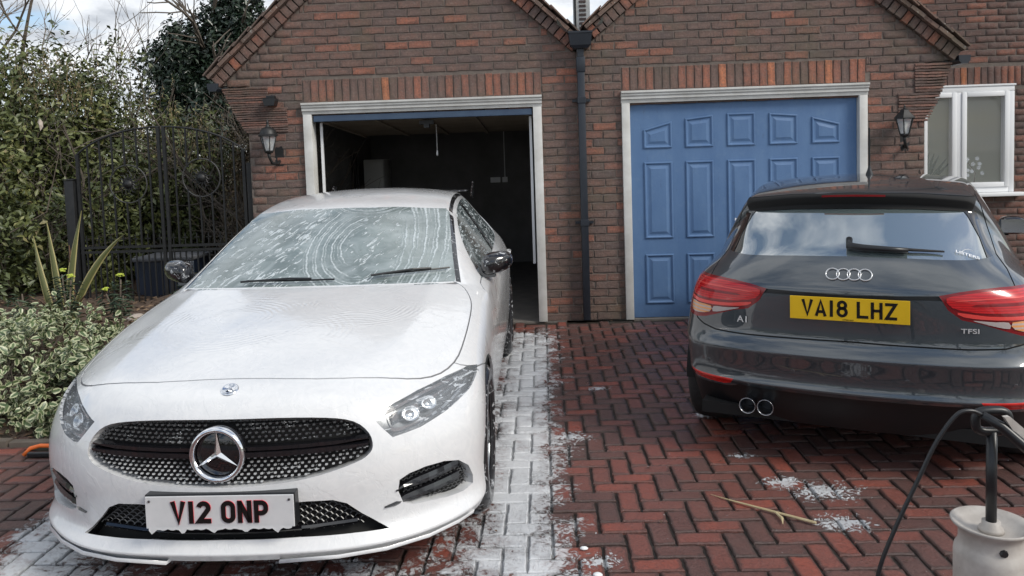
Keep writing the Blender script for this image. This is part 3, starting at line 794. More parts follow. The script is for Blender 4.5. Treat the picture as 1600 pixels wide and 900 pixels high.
# ---- wall lanterns
def lantern(loc,label,curved):
    e=empty('wall_lantern',loc,0,label,'wall light','lanterns beside the garage doors')
    MB().prism([(.03,-.30),(.085,-.30),(.10,-.27),(.10,-.13),(.085,-.10),(.03,-.10),(.015,-.13),(.015,-.27)],'y',.0,.022).build('back_plate',MAT['black_iron'],e)
    MB().tube([(.058,.01,-.24),(.055,-.05,-.27),(.02,-.10,-.26),(.0,-.12,-.20),(0,-.12,-.16)],[.016,.014,.014,.013,.02],8).build('bracket_arm',MAT['black_iron'],e,smooth=True)
    T=Matrix.Translation((0,-.12,0))
    MB().lathe([(.0,-.17),(.035,-.165),(.045,-.15),(.045,-.140)],6,T).build('base',MAT['black_iron'],e)
    for k in range(6):
        a0=2*math.pi*k/6; a1=2*math.pi*(k+1)/6
        P=lambda a,r,z:(r*math.cos(a),-.12+r*math.sin(a),z)
        mk('pane',[P(a0,.040,-.14),P(a1,.040,-.14),P(a1,.076,.0),P(a0,.076,.0)],[[0,1,2,3]],MAT['lamp_glass'],e)
        MB().tube([P(a0,.042,-.142),P(a0,.079,.002)],.005,6).build('glazing_bar',MAT['black_iron'],e)
    if curved: prof=[(.092,-.004),(.092,.006),(.080,.014),(.072,.045),(.052,.072),(.022,.084),(.014,.10),(.010,.115),(.014,.125),(.007,.14),(0,.165)]
    else: prof=[(.095,-.004),(.095,.008),(.045,.060),(.040,.075),(.018,.085),(.008,.10),(.011,.108),(0,.13)]
    MB().lathe(prof,6 if not curved else 24,T).build('lantern_roof',MAT['black_iron'],e,auto=40)
    MB().lathe([(.0,-.13),(.014,-.12),(.016,-.09),(.024,-.065),(.020,-.035),(0,-.025)],12,T).build('bulb',MAT['bulb'],e,smooth=True)
    return e
MAT['lamp_glass'],nt_,b_=newmat('lantern glass'); setb(b_,Base_Color=(.8,.85,.88),Roughness=.05,Alpha=.35)
MAT['bulb']=simple('pearl bulb',(.75,.72,.65),None,8,.3)
lantern((-2.575,0,1.865),'black domed coach lantern on the brick left of the open garage',True)
lantern((3.335,0,1.83),'black hipped-roof coach lantern on the brick right of the blue door',False)
fl=empty('security_light',(-2.56,0,2.20),0,'small black security light above the lantern left of the open garage','light')
MB().prism([(-.055,.02),(.055,.02),(.06,.0),(.045,-.05),(-.045,-.05),(-.06,.0)],'y',-.10,-.0).build('housing',MAT['black_plastic'],fl); MB().box((-.04,-.06,.021),(.04,.0,.05),.006).build('mount',MAT['black_plastic'],fl)
# ---- house behind on the right
hs=empty('brick_house',(0,0,0),0,'red brick house with white window behind the right garage bay','house')
HY=1.7
WIN=(4.30,5.392,1.02,2.228)
hw=wall_poly('house_wall',[(3.3,-.02),(8.5,-.02),(8.5,6.2),(3.3,6.2)],[WIN],HY+.0065,HY+.25,MAT['mortar'],hs)
hf=Field('brick',hw)
brick_rows(hf,lambda z:3.35,lambda z:8.4,0.,6.1,HY,[WIN,(4.1,5.55,2.232,2.452)],'brick_house',5)
r=random.Random(8)
for i in range(19):
    x=4.12+(i+.5)*.0752
    M=Matrix.Translation((x,HY-.002,2.342))@Matrix.Rotation(math.pi/2+r.uniform(-.015,.015),4,'Y'); hf.items.append(((.213,.066,.05,'soldier','brick_house'),r.randrange(NV),M))
hf.finish()
wn=empty('window'); wn.parent=hs
def bars(rects,name,y0,y1,mat,par):
    for (a,b,c,d) in rects: MB().box((a,y0,c),(b,y1,d),.006).build(name,mat,par,auto=40)
x0,x1,z0,z1=WIN
bars([(x0,x0+.06,z0,z1-.061),(x1-.06,x1,z0,z1-.061),(x0,x1,z1-.06,z1),(x0+.061,x1-.061,z0,z0+.06)],'frame',HY-.02,HY+.06,MAT['upvc'],wn)
bars([(4.745,4.80,z0+.061,z1-.061)],'mullion',HY-.022,HY+.06,MAT['upvc'],wn)
for (a,b) in ((x0+.061,4.744),(4.801,x1-.061)):
    bars([(a,a+.055,z0+.061,z1-.061),(b-.055,b,z0+.061,z1-.061),(a+.056,b-.056,z1-.116,z1-.061),(a+.056,b-.056,z0+.061,z0+.116)],'sash',HY-.035,HY+.05,MAT['upvc'],wn)
MAT['window_glass'],nt_,b_=newmat('window glass'); setb(b_,Base_Color=(.9,.95,.93),Roughness=.02,Alpha=.16,IOR=1.7,Specular_IOR_Level=1.0)
for (a,b) in ((x0+.1,4.70),(4.84,x1-.1)):
    mk('pane',[(a,HY-.005,z0+.1),(b,HY-.005,z0+.1),(b,HY-.005,z1-.1),(a,HY-.005,z1-.1)],[[0,1,2,3]],MAT['window_glass'],wn)
MB().box((x0-.05,HY-.12,z0-.045),(x1+.08,HY+.02,z0-.002),.008).build('sill',MAT['upvc'],wn,auto=40)
MB().box((x0-.01,HY-.03,z1+.001),(x1+.012,HY+.02,z1+.022),.003).build('head_trim',MAT['upvc'],wn)
MAT['room']=simple('pale room wall',(.62,.62,.50),(.56,.56,.45),1.,.9)
MB().box((x0-.6,HY+1.0,.2),(x1+.6,HY+1.1,2.9)).build('room_wall',MAT['room'],hs)
MB().box((x0-.6,HY+.26,.9),(x1+.6,HY+.99,.93)).build('room_shelf',MAT['room'],hs)
# house eave roof cap well above the frame
MB().box((3.2,HY-.3,6.2),(8.6,8.,6.35)).build('roof',MAT['tile'],hs)
# distant brick chimney in the valley gap
ch=empty('chimney',(.80,6.5,0),0,'tall pale chimney stack with banded bricks in the valley between the roofs','chimney')
st=MB().box((-.12,-.2,0),(.12,.2,5.4)).build('stack',MAT['white_wood'],ch)
r=random.Random(3)
for i in range(26):
    MB().box((-.07,-.215,3.5+i*.075),(.05,-.201,3.5+i*.075+.042)).build('band',MAT['brick_house'],st)
MB().box((-.155,-.23,3.2),(-.121,.21,5.4)).build('corner_post',MAT['black_iron'],ch)
# ================================================================ CARS
def pip(p,poly):
    x,y=p; c=False; n=len(poly)
    for i in range(n):
        x0,y0=poly[i]; x1,y1=poly[(i+1)%n]
        if (y0>y)!=(y1>y) and x<(x1-x0)*(y-y0)/(y1-y0)+x0: c=not c
    return c
AX={'y':(0,2),'x':(1,2),'z':(0,1)}
def cut(bm,poly,ax,filt,tagv,layer,only=None):
    """cut the outline (2d, seen along ax) into the surface; faces inside get tag tagv"""
    i0,i1=AX[ax]; xs=[p[0] for p in poly]; ys=[p[1] for p in poly]
    bx=(min(xs),max(xs),min(ys),max(ys))
    def bb(f):
        a=[v.co[i0] for v in f.verts]; b=[v.co[i1] for v in f.verts]; return min(a),max(a),min(b),max(b)
    cand=[]
    for f in bm.faces:
        if only is not None and f[layer] not in only: continue
        q=bb(f)
        if q[1]<bx[0] or q[0]>bx[1] or q[3]<bx[2] or q[2]>bx[3]: continue
        if filt(f.calc_center_median(),f.normal): cand.append(f)
    n=len(poly); e_=1e-5
    for k in range(n):
        a=poly[k]; b=poly[(k+1)%n]
        if abs(a[0]-b[0])+abs(a[1]-b[1])<1e-7: continue
        sx0,sx1=min(a[0],b[0])-e_,max(a[0],b[0])+e_; sy0,sy1=min(a[1],b[1])-e_,max(a[1],b[1])+e_
        sel=[f for f in cand if f.is_valid and (lambda q: not(q[1]<sx0 or q[0]>sx1 or q[3]<sy0 or q[2]>sy1))(bb(f))]
        if not sel: continue
        co=Vector((0,0,0)); co[i0]=a[0]; co[i1]=a[1]
        no=Vector((0,0,0)); no[i0]=b[1]-a[1]; no[i1]=-(b[0]-a[0]); no.normalize()
        geom=set(sel)
        for f in sel: geom.update(f.edges); geom.update(f.verts)
        old=set(cand)
        r=bmesh.ops.bisect_plane(bm,geom=list(geom),dist=1e-6,plane_co=co,plane_no=no)
        new=[g for g in r['geom'] if isinstance(g,bmesh.types.BMFace) and g not in old]
        cand=[f for f in cand if f.is_valid]+new
    ins=[]
    for f in cand:
        if not f.is_valid: continue
        c=f.calc_center_median()
        if pip((c[i0],c[i1]),poly) and filt(c,f.normal): f[layer]=tagv; ins.append(f)
    return ins
def band(pts,w):
    """thin closed outline around an open polyline"""
    L_=[];R_=[]
    P=[Vector(p) for p in pts]
    for i,p in enumerate(P):
        d=(P[min(i+1,len(P)-1)]-P[max(i-1,0)]).normalized(); n=Vector((-d.y,d.x))
        L_.append(tuple(p+n*w/2)); R_.append(tuple(p-n*w/2))
    return L_+R_[::-1]
def smooth_poly(pts,n=4,closed=True):
    P=[Vector(p) for p in pts]; out=[]; N_=len(P)
    rng=range(N_ if closed else N_-1)
    for i in rng:
        p0=P[(i-1)%N_] if closed or i>0 else P[i]; p1=P[i]; p2=P[(i+1)%N_]; p3=P[(i+2)%N_] if closed or i+2<N_ else P[(i+1)%N_]
        for k in range(n):
            t=k/n; q=.5*((2*p1)+(-p0+p2)*t+(2*p0-5*p1+4*p2-p3)*t*t+(-p0+3*p1-3*p2+p3)*t**3); out.append(tuple(q))
    if not closed: out.append(tuple(P[-1]))
    return out
class CarBody:
    def __init__(s,cage,level=3):
        me=body_mesh(*cage,level=level); bm=bmesh.new(); bm.from_mesh(me)
        bmesh.ops.recalc_face_normals(bm,faces=bm.faces)
        g=bm.verts[:]+bm.edges[:]+bm.faces[:]
        bmesh.ops.bisect_plane(bm,geom=g,dist=1e-6,plane_co=(0,0,0),plane_no=(1,0,0),clear_inner=True)
        s.bm=bm; s.ly=bm.faces.layers.int.new('tag'); s.tags={'':0}
        from mathutils.bvhtree import BVHTree
        s.tree=BVHTree.FromBMesh(bm)
    def at(s,x,z,ax='y',y0=-3,dy=1):
        """point and normal of the skin under (x,z) seen from the end"""
        d=Vector((0,dy,0)); r=s.tree.ray_cast(Vector((abs(x),y0,z)),d)
        if r[0] is None: return Vector((x,0,z)),Vector((0,-1,0))
        p,n=r[0].copy(),r[1].copy()
        if n.y*dy>0: n=-n
        if x<0: p.x=-p.x; n.x=-n.x
        return p,n
    def top(s,x,y):
        r=s.tree.ray_cast(Vector((abs(x),y,4)),Vector((0,0,-1))); p,n=r[0].copy(),r[1].copy()
        if n.z<0: n=-n
        if x<0: p.x=-p.x; n.x=-n.x
        return p,n
    def cut(s,name,poly,ax,filt=lambda c,n:True,only=None):
        if name not in s.tags: s.tags[name]=len(s.tags)
        o=None if only is None else [s.tags.get(q,0) for q in only]
        r=cut(s.bm,poly,ax,filt,s.tags[name],s.ly,o); return r
    def cut_rot(s,name,pts,a,filt=lambda c,n:True,only=None):
        """cut an outline of 3d points seen along a direction turned by a about z (for the corners)"""
        R=Matrix.Rotation(-a,3,'Z'); Ri=Matrix.Rotation(a,3,'Z')
        for v in s.bm.verts: v.co=R@v.co
        poly=[((R@Vector(p)).x,p[2]) for p in pts]
        for f in s.bm.faces: f.normal_update()
        f2=lambda c,n: filt(Ri@c,Ri@n)
        r=s.cut(name,poly,'y',f2,only)
        for v in s.bm.verts: v.co=Ri@v.co
        for f in s.bm.faces: f.normal_update()
        return r
    def at_dir(s,u,z,a,side=1):
        """skin point seen along the turned direction; u runs along the turned axis"""
        t=Vector((math.cos(a),math.sin(a),0)); d=Vector((-math.sin(a),math.cos(a),0))
        r=s.tree.ray_cast(t*u-d*3+Vector((0,0,z)),d)
        if r[0] is None: return None
        p,n=r[0].copy(),r[1].copy()
        if n.dot(d)>0: n=-n
        if side<0: p.x=-p.x; n.x=-n.x
        return p,n
    def islands(s,seeds):
        """split what is still bodywork (tag 0) into panels by the gaps; seeds: name -> points"""
        bm=s.bm; ly=s.ly; left={f for f in bm.faces if f[ly]==0}
        isl=[]
        while left:
            f=left.pop(); st=[f]; cur=[f]
            while st:
                g=st.pop()
                for e in g.edges:
                    for h in e.link_faces:
                        if h in left: left.remove(h); st.append(h); cur.append(h)
            isl.append(cur)
        rep=[]
        cen=[(np.array([tuple(f.calc_center_median()) for f in c]),c) for c in isl]
        for nm,p in seeds:
            best=min(range(len(cen)),key=lambda i:np.min(np.sum((cen[i][0]-np.array(p))**2,1)))
            if nm not in s.tags: s.tags[nm]=len(s.tags)
            for f in cen[best][1]: f[ly]=s.tags[nm]
            rep.append((nm,len(cen[best][1])))
        return rep
    def extract(s,name,objname,mat,parent,mirror='join',rim=0.,push=0.,smooth=True,label=None,drop=None):
        """faces tagged name -> object(s). mirror: 'join' one mesh across the centre, 'pair' two objects"""
        t=s.tags[name]; src=[f for f in s.bm.faces if f[s.ly]==t]
        if not src: print('EMPTY',name); return []
        bm=bmesh.new(); vm={}
        for f in src:
            vs=[]
            for v in f.verts:
                if v.index not in vm or vm[v.index] is None: pass
                k=id(v) if False else v
                if k not in vm: vm[k]=bm.verts.new(v.co)
                vs.append(vm[k])
            try: bm.faces.new(vs)
            except ValueError: pass
        bm.normal_update()
        for k,v in list(vm.items()):
            if isinstance(k,bmesh.types.BMVert): v.normal=k.normal
        if push:
            nn={v:k.normal.copy() for k,v in vm.items() if isinstance(k,bmesh.types.BMVert)}
            for v in bm.verts: v.co-=nn[v]*push
        if rim:
            nn={v:k.normal.copy() for k,v in vm.items() if isinstance(k,bmesh.types.BMVert)}
            be=[e for e in bm.edges if len(e.link_faces)==1 and not (abs(e.verts[0].co.x)<1e-5 and abs(e.verts[1].co.x)<1e-5)]
            r=bmesh.ops.extrude_edge_only(bm,edges=be)
            nv=[g for g in r['geom'] if isinstance(g,bmesh.types.BMVert)]
            # nearest source normal
            pos_={tuple(round(c,6) for c in v.co):n for v,n in nn.items()}
            for v in nv:
                n=pos_.get(tuple(round(c,6) for c in v.co))
                if n is not None: v.co-=n*rim
            for e in be: 
                if e.is_valid: e.smooth=False
        def tomesh(b,nm):
            me=bpy.data.meshes.new(nm)
            bmesh.ops.recalc_face_normals(b,faces=b.faces)
            for f in b.faces: f.smooth=smooth
            ng=[f for f in b.faces if len(f.verts)>4]
            bmesh.ops.triangulate(b,faces=ng)
            # outward
            b.to_mesh(me); me.materials.append(mat); return me
        if mirror=='join':
            g=bm.verts[:]+bm.edges[:]+bm.faces[:]
            d=bmesh.ops.duplicate(bm,geom=g)
            fl=[]
            for q in d['geom']:
                if isinstance(q,bmesh.types.BMVert): q.co.x=-q.co.x
                if isinstance(q,bmesh.types.BMFace): fl.append(q)
            bmesh.ops.reverse_faces(bm,faces=fl)
            bmesh.ops.remove_doubles(bm,verts=[v for v in bm.verts if abs(v.co.x)<2e-4],dist=4e-4)
            o=bpy.data.objects.new(objname,tomesh(bm,objname)); link(o,parent); res=[o]
        else:
            o=bpy.data.objects.new(objname,tomesh(bm,objname)); link(o,parent)
            b2=bmesh.new(); b2.from_mesh(o.data)
            for v in b2.verts: v.co.x=-v.co.x
            bmesh.ops.reverse_faces(b2,faces=b2.faces[:])
            me=bpy.data.meshes.new(objname); b2.to_mesh(me); me.materials.append(mat); b2.free()
            o2=bpy.data.objects.new(objname,me); link(o2,parent); res=[o,o2]
        bm.free()
        if label: 
            for q in res: q['label']=label
        return res
def patch_on(body,poly,n=14,off=.003,y0=-3):
    """triangulated patch that follows the skin; poly in (x,z)"""
    pass
def ribbon_glyph(strokes,w,h):
    """strokes: list of (points, closed); returns 2d quads"""
    V=[];F=[]
    for pts,closed in strokes:
        P=[Vector(p) for p in pts]; n=len(P); L_=[];R_=[]
        for i in range(n):
            a=P[i-1] if (i>0 or closed) else P[i]; b=P[(i+1)%n] if (i<n-1 or closed) else P[i]
            d1=(P[i]-a); d2=(b-P[i])
            d1=d1.normalized() if d1.length>1e-9 else d2.normalized(); d2=d2.normalized() if d2.length>1e-9 else d1
            n1=Vector((-d1.y,d1.x)); n2=Vector((-d2.y,d2.x)); m_=(n1+n2); 
            m_=m_/max(.35,m_.dot(n1)) if m_.length>1e-6 else n1
            L_.append(P[i]+m_*w/2); R_.append(P[i]-m_*w/2)
        b0=len(V); V+=L_+R_
        for i in range(n if closed else n-1):
            j=(i+1)%n; F.append([b0+i,b0+j,b0+n+j,b0+n+i])
    return V,F
def arc(cx,cy,rx,ry,a0,a1,n=8): return [(cx+rx*math.cos(math.radians(a0+(a1-a0)*i/n)),cy+ry*math.sin(math.radians(a0+(a1-a0)*i/n))) for i in range(n+1)]
def glyph(ch,w=.014):
    W,H=.050,.079; h=w/2; x0,x1=h,W-h; y0,y1=h,H-h
    r=.016
    G={
    'V':[([(x0-.002,H),(W/2,y0-.002),(x1+.002,H)],False)],
    '1':[([(W/2,0),(W/2,H)],False)],
    '2':[(arc(W/2,y1-r,x1-W/2,r,170,-20,10)+[(x1-.006,.043),(x0,y0),(W,y0)],False)],
    '0':[(arc(x1-r,y1-r,r,r,0,90)+arc(x0+r,y1-r,r,r,90,180)+arc(x0+r,y0+r,r,r,180,270)+arc(x1-r,y0+r,r,r,270,360),True)],
    'N':[([(x0,0),(x0,H)],False),([(x1,0),(x1,H)],False),([(x0,H-.004),(x1,.004)],False)],
    'P':[([(x0,0),(x0,y1)]+[(x1-r,y1)]+arc(x1-r,y1-r,r,r,80,0,5)+arc(x1-r,.034+r*.9,r,r*.9,0,-90,5)+[(x0,.034)],False)],
    'A':[([(x0-.002,0),(W/2,y1+.002),(x1+.002,0)],False),([(x0+.008,.022),(x1-.008,.022)],False)],
    '8':[(arc(W/2,y1-r+.002,.0155,r,0,360,16)[:-1],True),(arc(W/2,y0+.0185,.018,.0185,0,360,16)[:-1],True)],
    'L':[([(x0,H),(x0,y0),(W,y0)],False)],
    'H':[([(x0,0),(x0,H)],False),([(x1,0),(x1,H)],False),([(x0,H/2),(x1,H/2)],False)],
    'Z':[([(0,y1),(x1,y1),(x0,y0),(W,y0)],False)]}
    return ribbon_glyph(G[ch],w,H)
def plate_text(s,parent,mat,side_mat,y,zc,T,thick=.003,w=.014,A=.0605):
    adv={'1':A-.0255}; tot=0; xs=[]
    for c in s:
        if c==' ': tot+=.028; continue
        a=adv.get(c,A); xs.append((c,tot+(0 if c!='1' else -.0125))); tot+=a
    tot-=.0115
    for c,x in xs:
        V,F=glyph(c,w); v=[];f=[]; n=len(V)
        for dy in (0,-thick): v+=[T@Vector((x-tot/2+p.x,y+dy,zc-.0395+p.y)) for p in V]
        me=bpy.data.meshes.new('plate_letter')
        f=[[q+n for q in g][::1] for g in F]
        sides=[]
        ed={}
        for g in F:
            for i in range(len(g)):
                a,b=g[i],g[(i+1)%len(g)]; ed[(a,b)]=1
        for (a,b) in ed:
            if (b,a) not in ed: sides.append([a,b,b+n,a+n])
        me.from_pydata([tuple(p) for p in v],[],f+sides); me.materials.append(mat); me.materials.append(side_mat)
        for i,p in enumerate(me.polygons): p.material_index=0 if i<len(f) else 1
        o=bpy.data.objects.new('plate_letter',me); link(o,parent)
def text_mesh(txt,size,name,mat,parent,M,ext=.001,shear=0.,sx=1.):
    cu=bpy.data.curves.new(name,'FONT'); cu.body=txt; cu.size=size; cu.extrude=ext; cu.align_x='CENTER'; cu.align_y='CENTER'; cu.offset=size*.012
    o=bpy.data.objects.new(name,cu); COL.objects.link(o); dg=bpy.context.evaluated_depsgraph_get()
    me=bpy.data.meshes.new_from_object(o.evaluated_get(dg)); bpy.data.objects.remove(o)
    me.transform(M@Matrix.Diagonal((sx,1,1,1))); me.materials.clear(); me.materials.append(mat)
    return link(bpy.data.objects.new(name,me),parent)
def wheel(parent,x,y,side,r=.322,w=.215,spokes=5,mat='alloy',name='wheel',rub='rubber'):
    e=empty(name,(x,y,r)); e.parent=parent; e.rotation_euler=(0,math.pi/2*side,0)
    rr_=r*.72
    MB().lathe([(rr_-.01,-w/2+.02),(rr_+.02,-w/2),(r-.03,-w/2+.002),(r-.006,-w/2+.02),(r,-w/2+.045),(r,w/2-.045),(r-.006,w/2-.02),(r-.03,w/2-.002),(rr_+.02,w/2),(rr_-.01,w/2-.02)],56).build('tyre',MAT[rub],e,smooth=True)
    MB().lathe([(rr_,w/2-.01),(rr_+.006,w/2-.02),(rr_-.012,w/2-.03),(rr_-.03,-w/2+.03),(rr_,-w/2+.02)],48).build('rim',MAT[mat],e,smooth=True)
    for k in range(spokes):
        sp=MB()
        for da in (-.17,.17):
            a=2*math.pi*k/spokes+da; 
            Mx=Matrix.Rotation(a,4,'Z')
            sp.box((.05,-.013,w/2-.055),(rr_-.008,.013,w/2-.022),.005,M=Mx)
        sp.build('spoke',MAT[mat],e,auto=40)
    MB().lathe([(0,w/2-.018),(.055,w/2-.02),(.07,w/2-.03),(.07,w/2-.06)],24).build('hub',MAT[mat],e,smooth=True)
    MB().lathe([(0,w/2-.075),(.16,w/2-.075),(.165,w/2-.09),(0,w/2-.09)],32).build('brake_disc',MAT['alloy'],e)
    return e
# --- paints
def foam_paint():
    m,nt,b=newmat('white paint under foam film'); O=objc(nt)
    setb(b,Base_Color=(.74,.75,.755),Roughness=.35,Coat_Weight=1.,Coat_Roughness=.06)
    n=noise(nt,O,2.2,4,.6,.8); 
    # swirl wipes: rings around a few centres
    sep=nt.nodes.new('ShaderNodeSeparateXYZ'); L(nt,O,sep.inputs[0])
    def rings(cx,cy,fr):
        dx=math_(nt,'SUBTRACT',sep.outputs[0],cx); dy=math_(nt,'SUBTRACT',sep.outputs[1],cy)
        d=math_(nt,'SQRT',math_(nt,'ADD',math_(nt,'MULTIPLY',dx,dx),math_(nt,'MULTIPLY',dy,dy)))
        d=math_(nt,'ADD',d,math_(nt,'MULTIPLY',noise(nt,O,7,4,.6),.05))
        return math_(nt,'SINE',math_(nt,'MULTIPLY',d,fr)),d
    r1,d1=rings(.30,.98,300); r2,d2=rings(-.20,.78,250); r3,d3=rings(.12,.62,230); r4,d4=rings(-.52,.80,210)
    a1=ramp(nt,d1,[(.10,0),(.16,1),(.30,1),(.36,0)]); a2=ramp(nt,d2,[(.08,0),(.16,1),(.34,1),(.42,0)])
    a3=ramp(nt,d3,[(.12,0),(.16,1),(.24,1),(.28,0)]); a4=ramp(nt,d4,[(.10,0),(.14,1),(.22,1),(.26,0)])
    patch=ramp(nt,noise(nt,O,3.5,3,.5),[(.44,0),(.54,1)])
    rs=math_(nt,'ADD',math_(nt,'ADD',math_(nt,'MULTIPLY',r1,a1),math_(nt,'MULTIPLY',r2,a2)),math_(nt,'ADD',math_(nt,'MULTIPLY',r3,a3),math_(nt,'MULTIPLY',r4,a4)))
    rs=math_(nt,'MULTIPLY',rs,noise(nt,O,30,4,.6)); h=math_(nt,'MULTIPLY',rs,math_(nt,'MULTIPLY',patch,.42))
    f=noise(nt,O,15,4,.55,2.6); amt_=ramp(nt,noise(nt,O,3,4,.6),[(.40,.15),(.62,1)])
    drip=ramp(nt,noise(nt,O,6,5,.6,1.5),[(.46,0),(.50,1)]); h=math_(nt,'ADD',math_(nt,'MULTIPLY',h,2.),math_(nt,'ADD',math_(nt,'MULTIPLY',math_(nt,'MULTIPLY',f,amt_),.9),math_(nt,'MULTIPLY',drip,.25)))
    bump(nt,b,h,.0013); bump(nt,b,math_(nt,'MULTIPLY',h,1.),.0006,1.,'Coat Normal')
    
    L(nt,ramp(nt,f,[(.35,(.69,.70,.71)),(.62,(.735,.74,.745))]),b.inputs['Base Color'])
    L(nt,ramp(nt,n,[(.35,.22),(.65,.45)]),b.inputs['Roughness'])
    return m
def foam_glass(name,base,rings_at,diag=True,dens=.5):
    m,nt,b=newmat(name); O=objc(nt)
    setb(b,Roughness=.10,Coat_Weight=0.,Specular_IOR_Level=.9,IOR=1.6)
    sep=nt.nodes.new('ShaderNodeSeparateXYZ'); L(nt,O,sep.inputs[0])
    wob=noise(nt,O,9,4,.6)
    masks=[]
    for (cx,cz,ax_,r0,r1,fr,sd_,xt) in rings_at:
        dx=math_(nt,'SUBTRACT',sep.outputs[0],cx); dz=math_(nt,'MULTIPLY',math_(nt,'SUBTRACT',sep.outputs[2],cz),ax_)
        d=math_(nt,'SQRT',math_(nt,'ADD',math_(nt,'MULTIPLY',dx,dx),math_(nt,'MULTIPLY',dz,dz)))
        dd=math_(nt,'ADD',d,math_(nt,'MULTIPLY',wob,.035))
        s=math_(nt,'SINE',math_(nt,'MULTIPLY',dd,fr))
        s=math_(nt,'ADD',s,math_(nt,'MULTIPLY',math_(nt,'SINE',math_(nt,'MULTIPLY',dd,fr*.37)),.9))
        s=math_(nt,'ADD',s,math_(nt,'MULTIPLY',math_(nt,'SUBTRACT',noise(nt,O,55,5,.65),.5),4.2))
        s=math_(nt,'ADD',s,math_(nt,'MULTIPLY',math_(nt,'SUBTRACT',noise(nt,O,5,3,.5),.5),4.))
        s=ramp(nt,math_(nt,'MULTIPLY_ADD',s,.14,.5),[(.50,0),(.62,.45),(.80,.95)])
        w_=.03
        win=ramp(nt,d,[(r0,0),(r0+w_,1),(r1,1),(min(1,r1+w_),0)])
        if sd_:
            q=math_(nt,'ADD',math_(nt,'MULTIPLY',math_(nt,'SUBTRACT',sep.outputs[0],xt),float(sd_)*6.),math_(nt,'MULTIPLY',math_(nt,'SUBTRACT',noise(nt,O,6,4,.6),.5),2.2))
            win=math_(nt,'MULTIPLY',win,ramp(nt,q,[(.0,0),(.35,1)]))
        masks.append((s,win,d))
    m0=nt.nodes.new('ShaderNodeMapping'); m0.inputs['Rotation'].default_value=(0,math.radians(38),0); L(nt,O,m0.inputs[0])
    mp=nt.nodes.new('ShaderNodeMapping'); mp.inputs['Scale'].default_value=(13,13,62); L(nt,m0.outputs[0],mp.inputs[0]); st=noise(nt,mp.outputs[0],1.0,5,.62,.7)
    amt=ramp(nt,noise(nt,O,2.4,3,.5),[(.3,0),(.75,1)])
    st=ramp(nt,math_(nt,'ADD',st,math_(nt,'MULTIPLY',math_(nt,'SUBTRACT',amt,.5),.10)),[(.555,0),(.60,1)])
    fo=st
    for s,win,d in masks: 
        fo=mixc(nt,win,fo,s)
    fo2=math_(nt,'MULTIPLY',fo,.72); haze_=math_(nt,'MULTIPLY',ramp(nt,noise(nt,O,6,5,.65,1.),[(.42,0),(.68,1)]),.30); fo2=math_(nt,'MAXIMUM',fo2,haze_)
    film=ramp(nt,noise(nt,O,3,4,.6),[(.3,base),(.7,tuple(min(1,c*1.5+.01) for c in base))])
    L(nt,mixc(nt,fo2,film,(.66,.72,.74)),b.inputs['Base Color'])
    L(nt,math_(nt,'MULTIPLY_ADD',fo2,.4,.08),b.inputs['Roughness'])
    bump(nt,b,fo,.0015); return m
MAT['foam_paint']=foam_paint()
MAT['windscreen']=foam_glass('soapy windscreen',(.125,.155,.152),[(.22,1.13,1.5,.12,.34,400,-1,.20),(.06,1.10,1.15,.30,.58,300,1,.34),(.14,1.38,2.4,.05,.27,460,0,0)])
MAT['side_glass_soapy']=foam_glass('soapy side glass',(.03,.045,.045),[])
def gap(): return simple('panel gap',(.02,.02,.02),None,8,.7)
def grille_pin():
    m,nt,b=newmat('grille pin with foam'); O=objc(nt); sp=nt.nodes.new('ShaderNodeSeparateXYZ'); L(nt,O,sp.inputs[0])
    k=math_(nt,'ADD',math_(nt,'MULTIPLY',math_(nt,'SUBTRACT',.58,sp.outputs[2]),4.),noise(nt,O,14,4,.6))
    f=ramp(nt,k,[(.50,0),(.78,1)])
    L(nt,mixc(nt,f,(.10,.105,.11),(.66,.68,.69)),b.inputs['Base Color']); b.inputs['Roughness'].default_value=.25; b.inputs['Metallic'].default_value=.2; return m
MAT['grille_pin']=grille_pin()
MAT['grille_link']=simple('satin black mesh',(.02,.02,.022),(.16,.165,.17),26,.3)
MAT['badge_silver']=simple('bright badge silver',(.78,.79,.80),None,8,.22,metal=.55)
MAT['gap']=gap(); MAT['gap_light']=simple('pale panel gap',(.16,.16,.165),None,8,.7)
MAT['plate_white']=simple('white plate',(.66,.66,.67),(.56,.57,.58),9,.35)
MAT['plate_yellow']=simple('yellow plate',(.80,.50,.012),(.74,.46,.01),9,.35)
MAT['letter_black']=simple('plate letter black',(.006,.006,.006),None,8,.25)
MAT['letter_red']=simple('plate letter red edge',(.65,.03,.05),None,8,.4)
def foam_black():
    m,nt,b=newmat('gloss black with foam'); O=objc(nt)
    f=ramp(nt,noise(nt,O,20,6,.65,1.8),[(.57,0),(.65,1)])
    L(nt,mixc(nt,math_(nt,'MULTIPLY',f,.85),(.008,.008,.01),(.6,.62,.64)),b.inputs['Base Color']); b.inputs['Roughness'].default_value=.15; b.inputs['Coat Weight'].default_value=.6
    bump(nt,b,f,.001); return m
MAT['foam_black']=foam_black()
MAT['rubber_foam']=foam_black(); MAT['rubber_foam'].name='soapy tyre'; MAT['rubber_foam'].node_tree.nodes['Principled BSDF'].inputs['Roughness'].default_value=.6
MAT['gloss_louvre']=simple('gloss black louvre',(.008,.008,.010),None,8,.12,coat=.6)
def dark_paint():
    m,nt,b=newmat('dark grey metallic paint'); O=objc(nt)
    setb(b,Base_Color=(.034,.042,.049),Metallic=.25,Roughness=.35,Coat_Weight=1.,Coat_Roughness=.02,Coat_IOR=1.8)
    n=noise(nt,O,2500,2,.5); L(nt,ramp(nt,n,[(.4,(.032,.042,.050)),(.7,(.054,.067,.079))]),b.inputs['Base Color'])
    return m
MAT['dark_paint']=dark_paint()
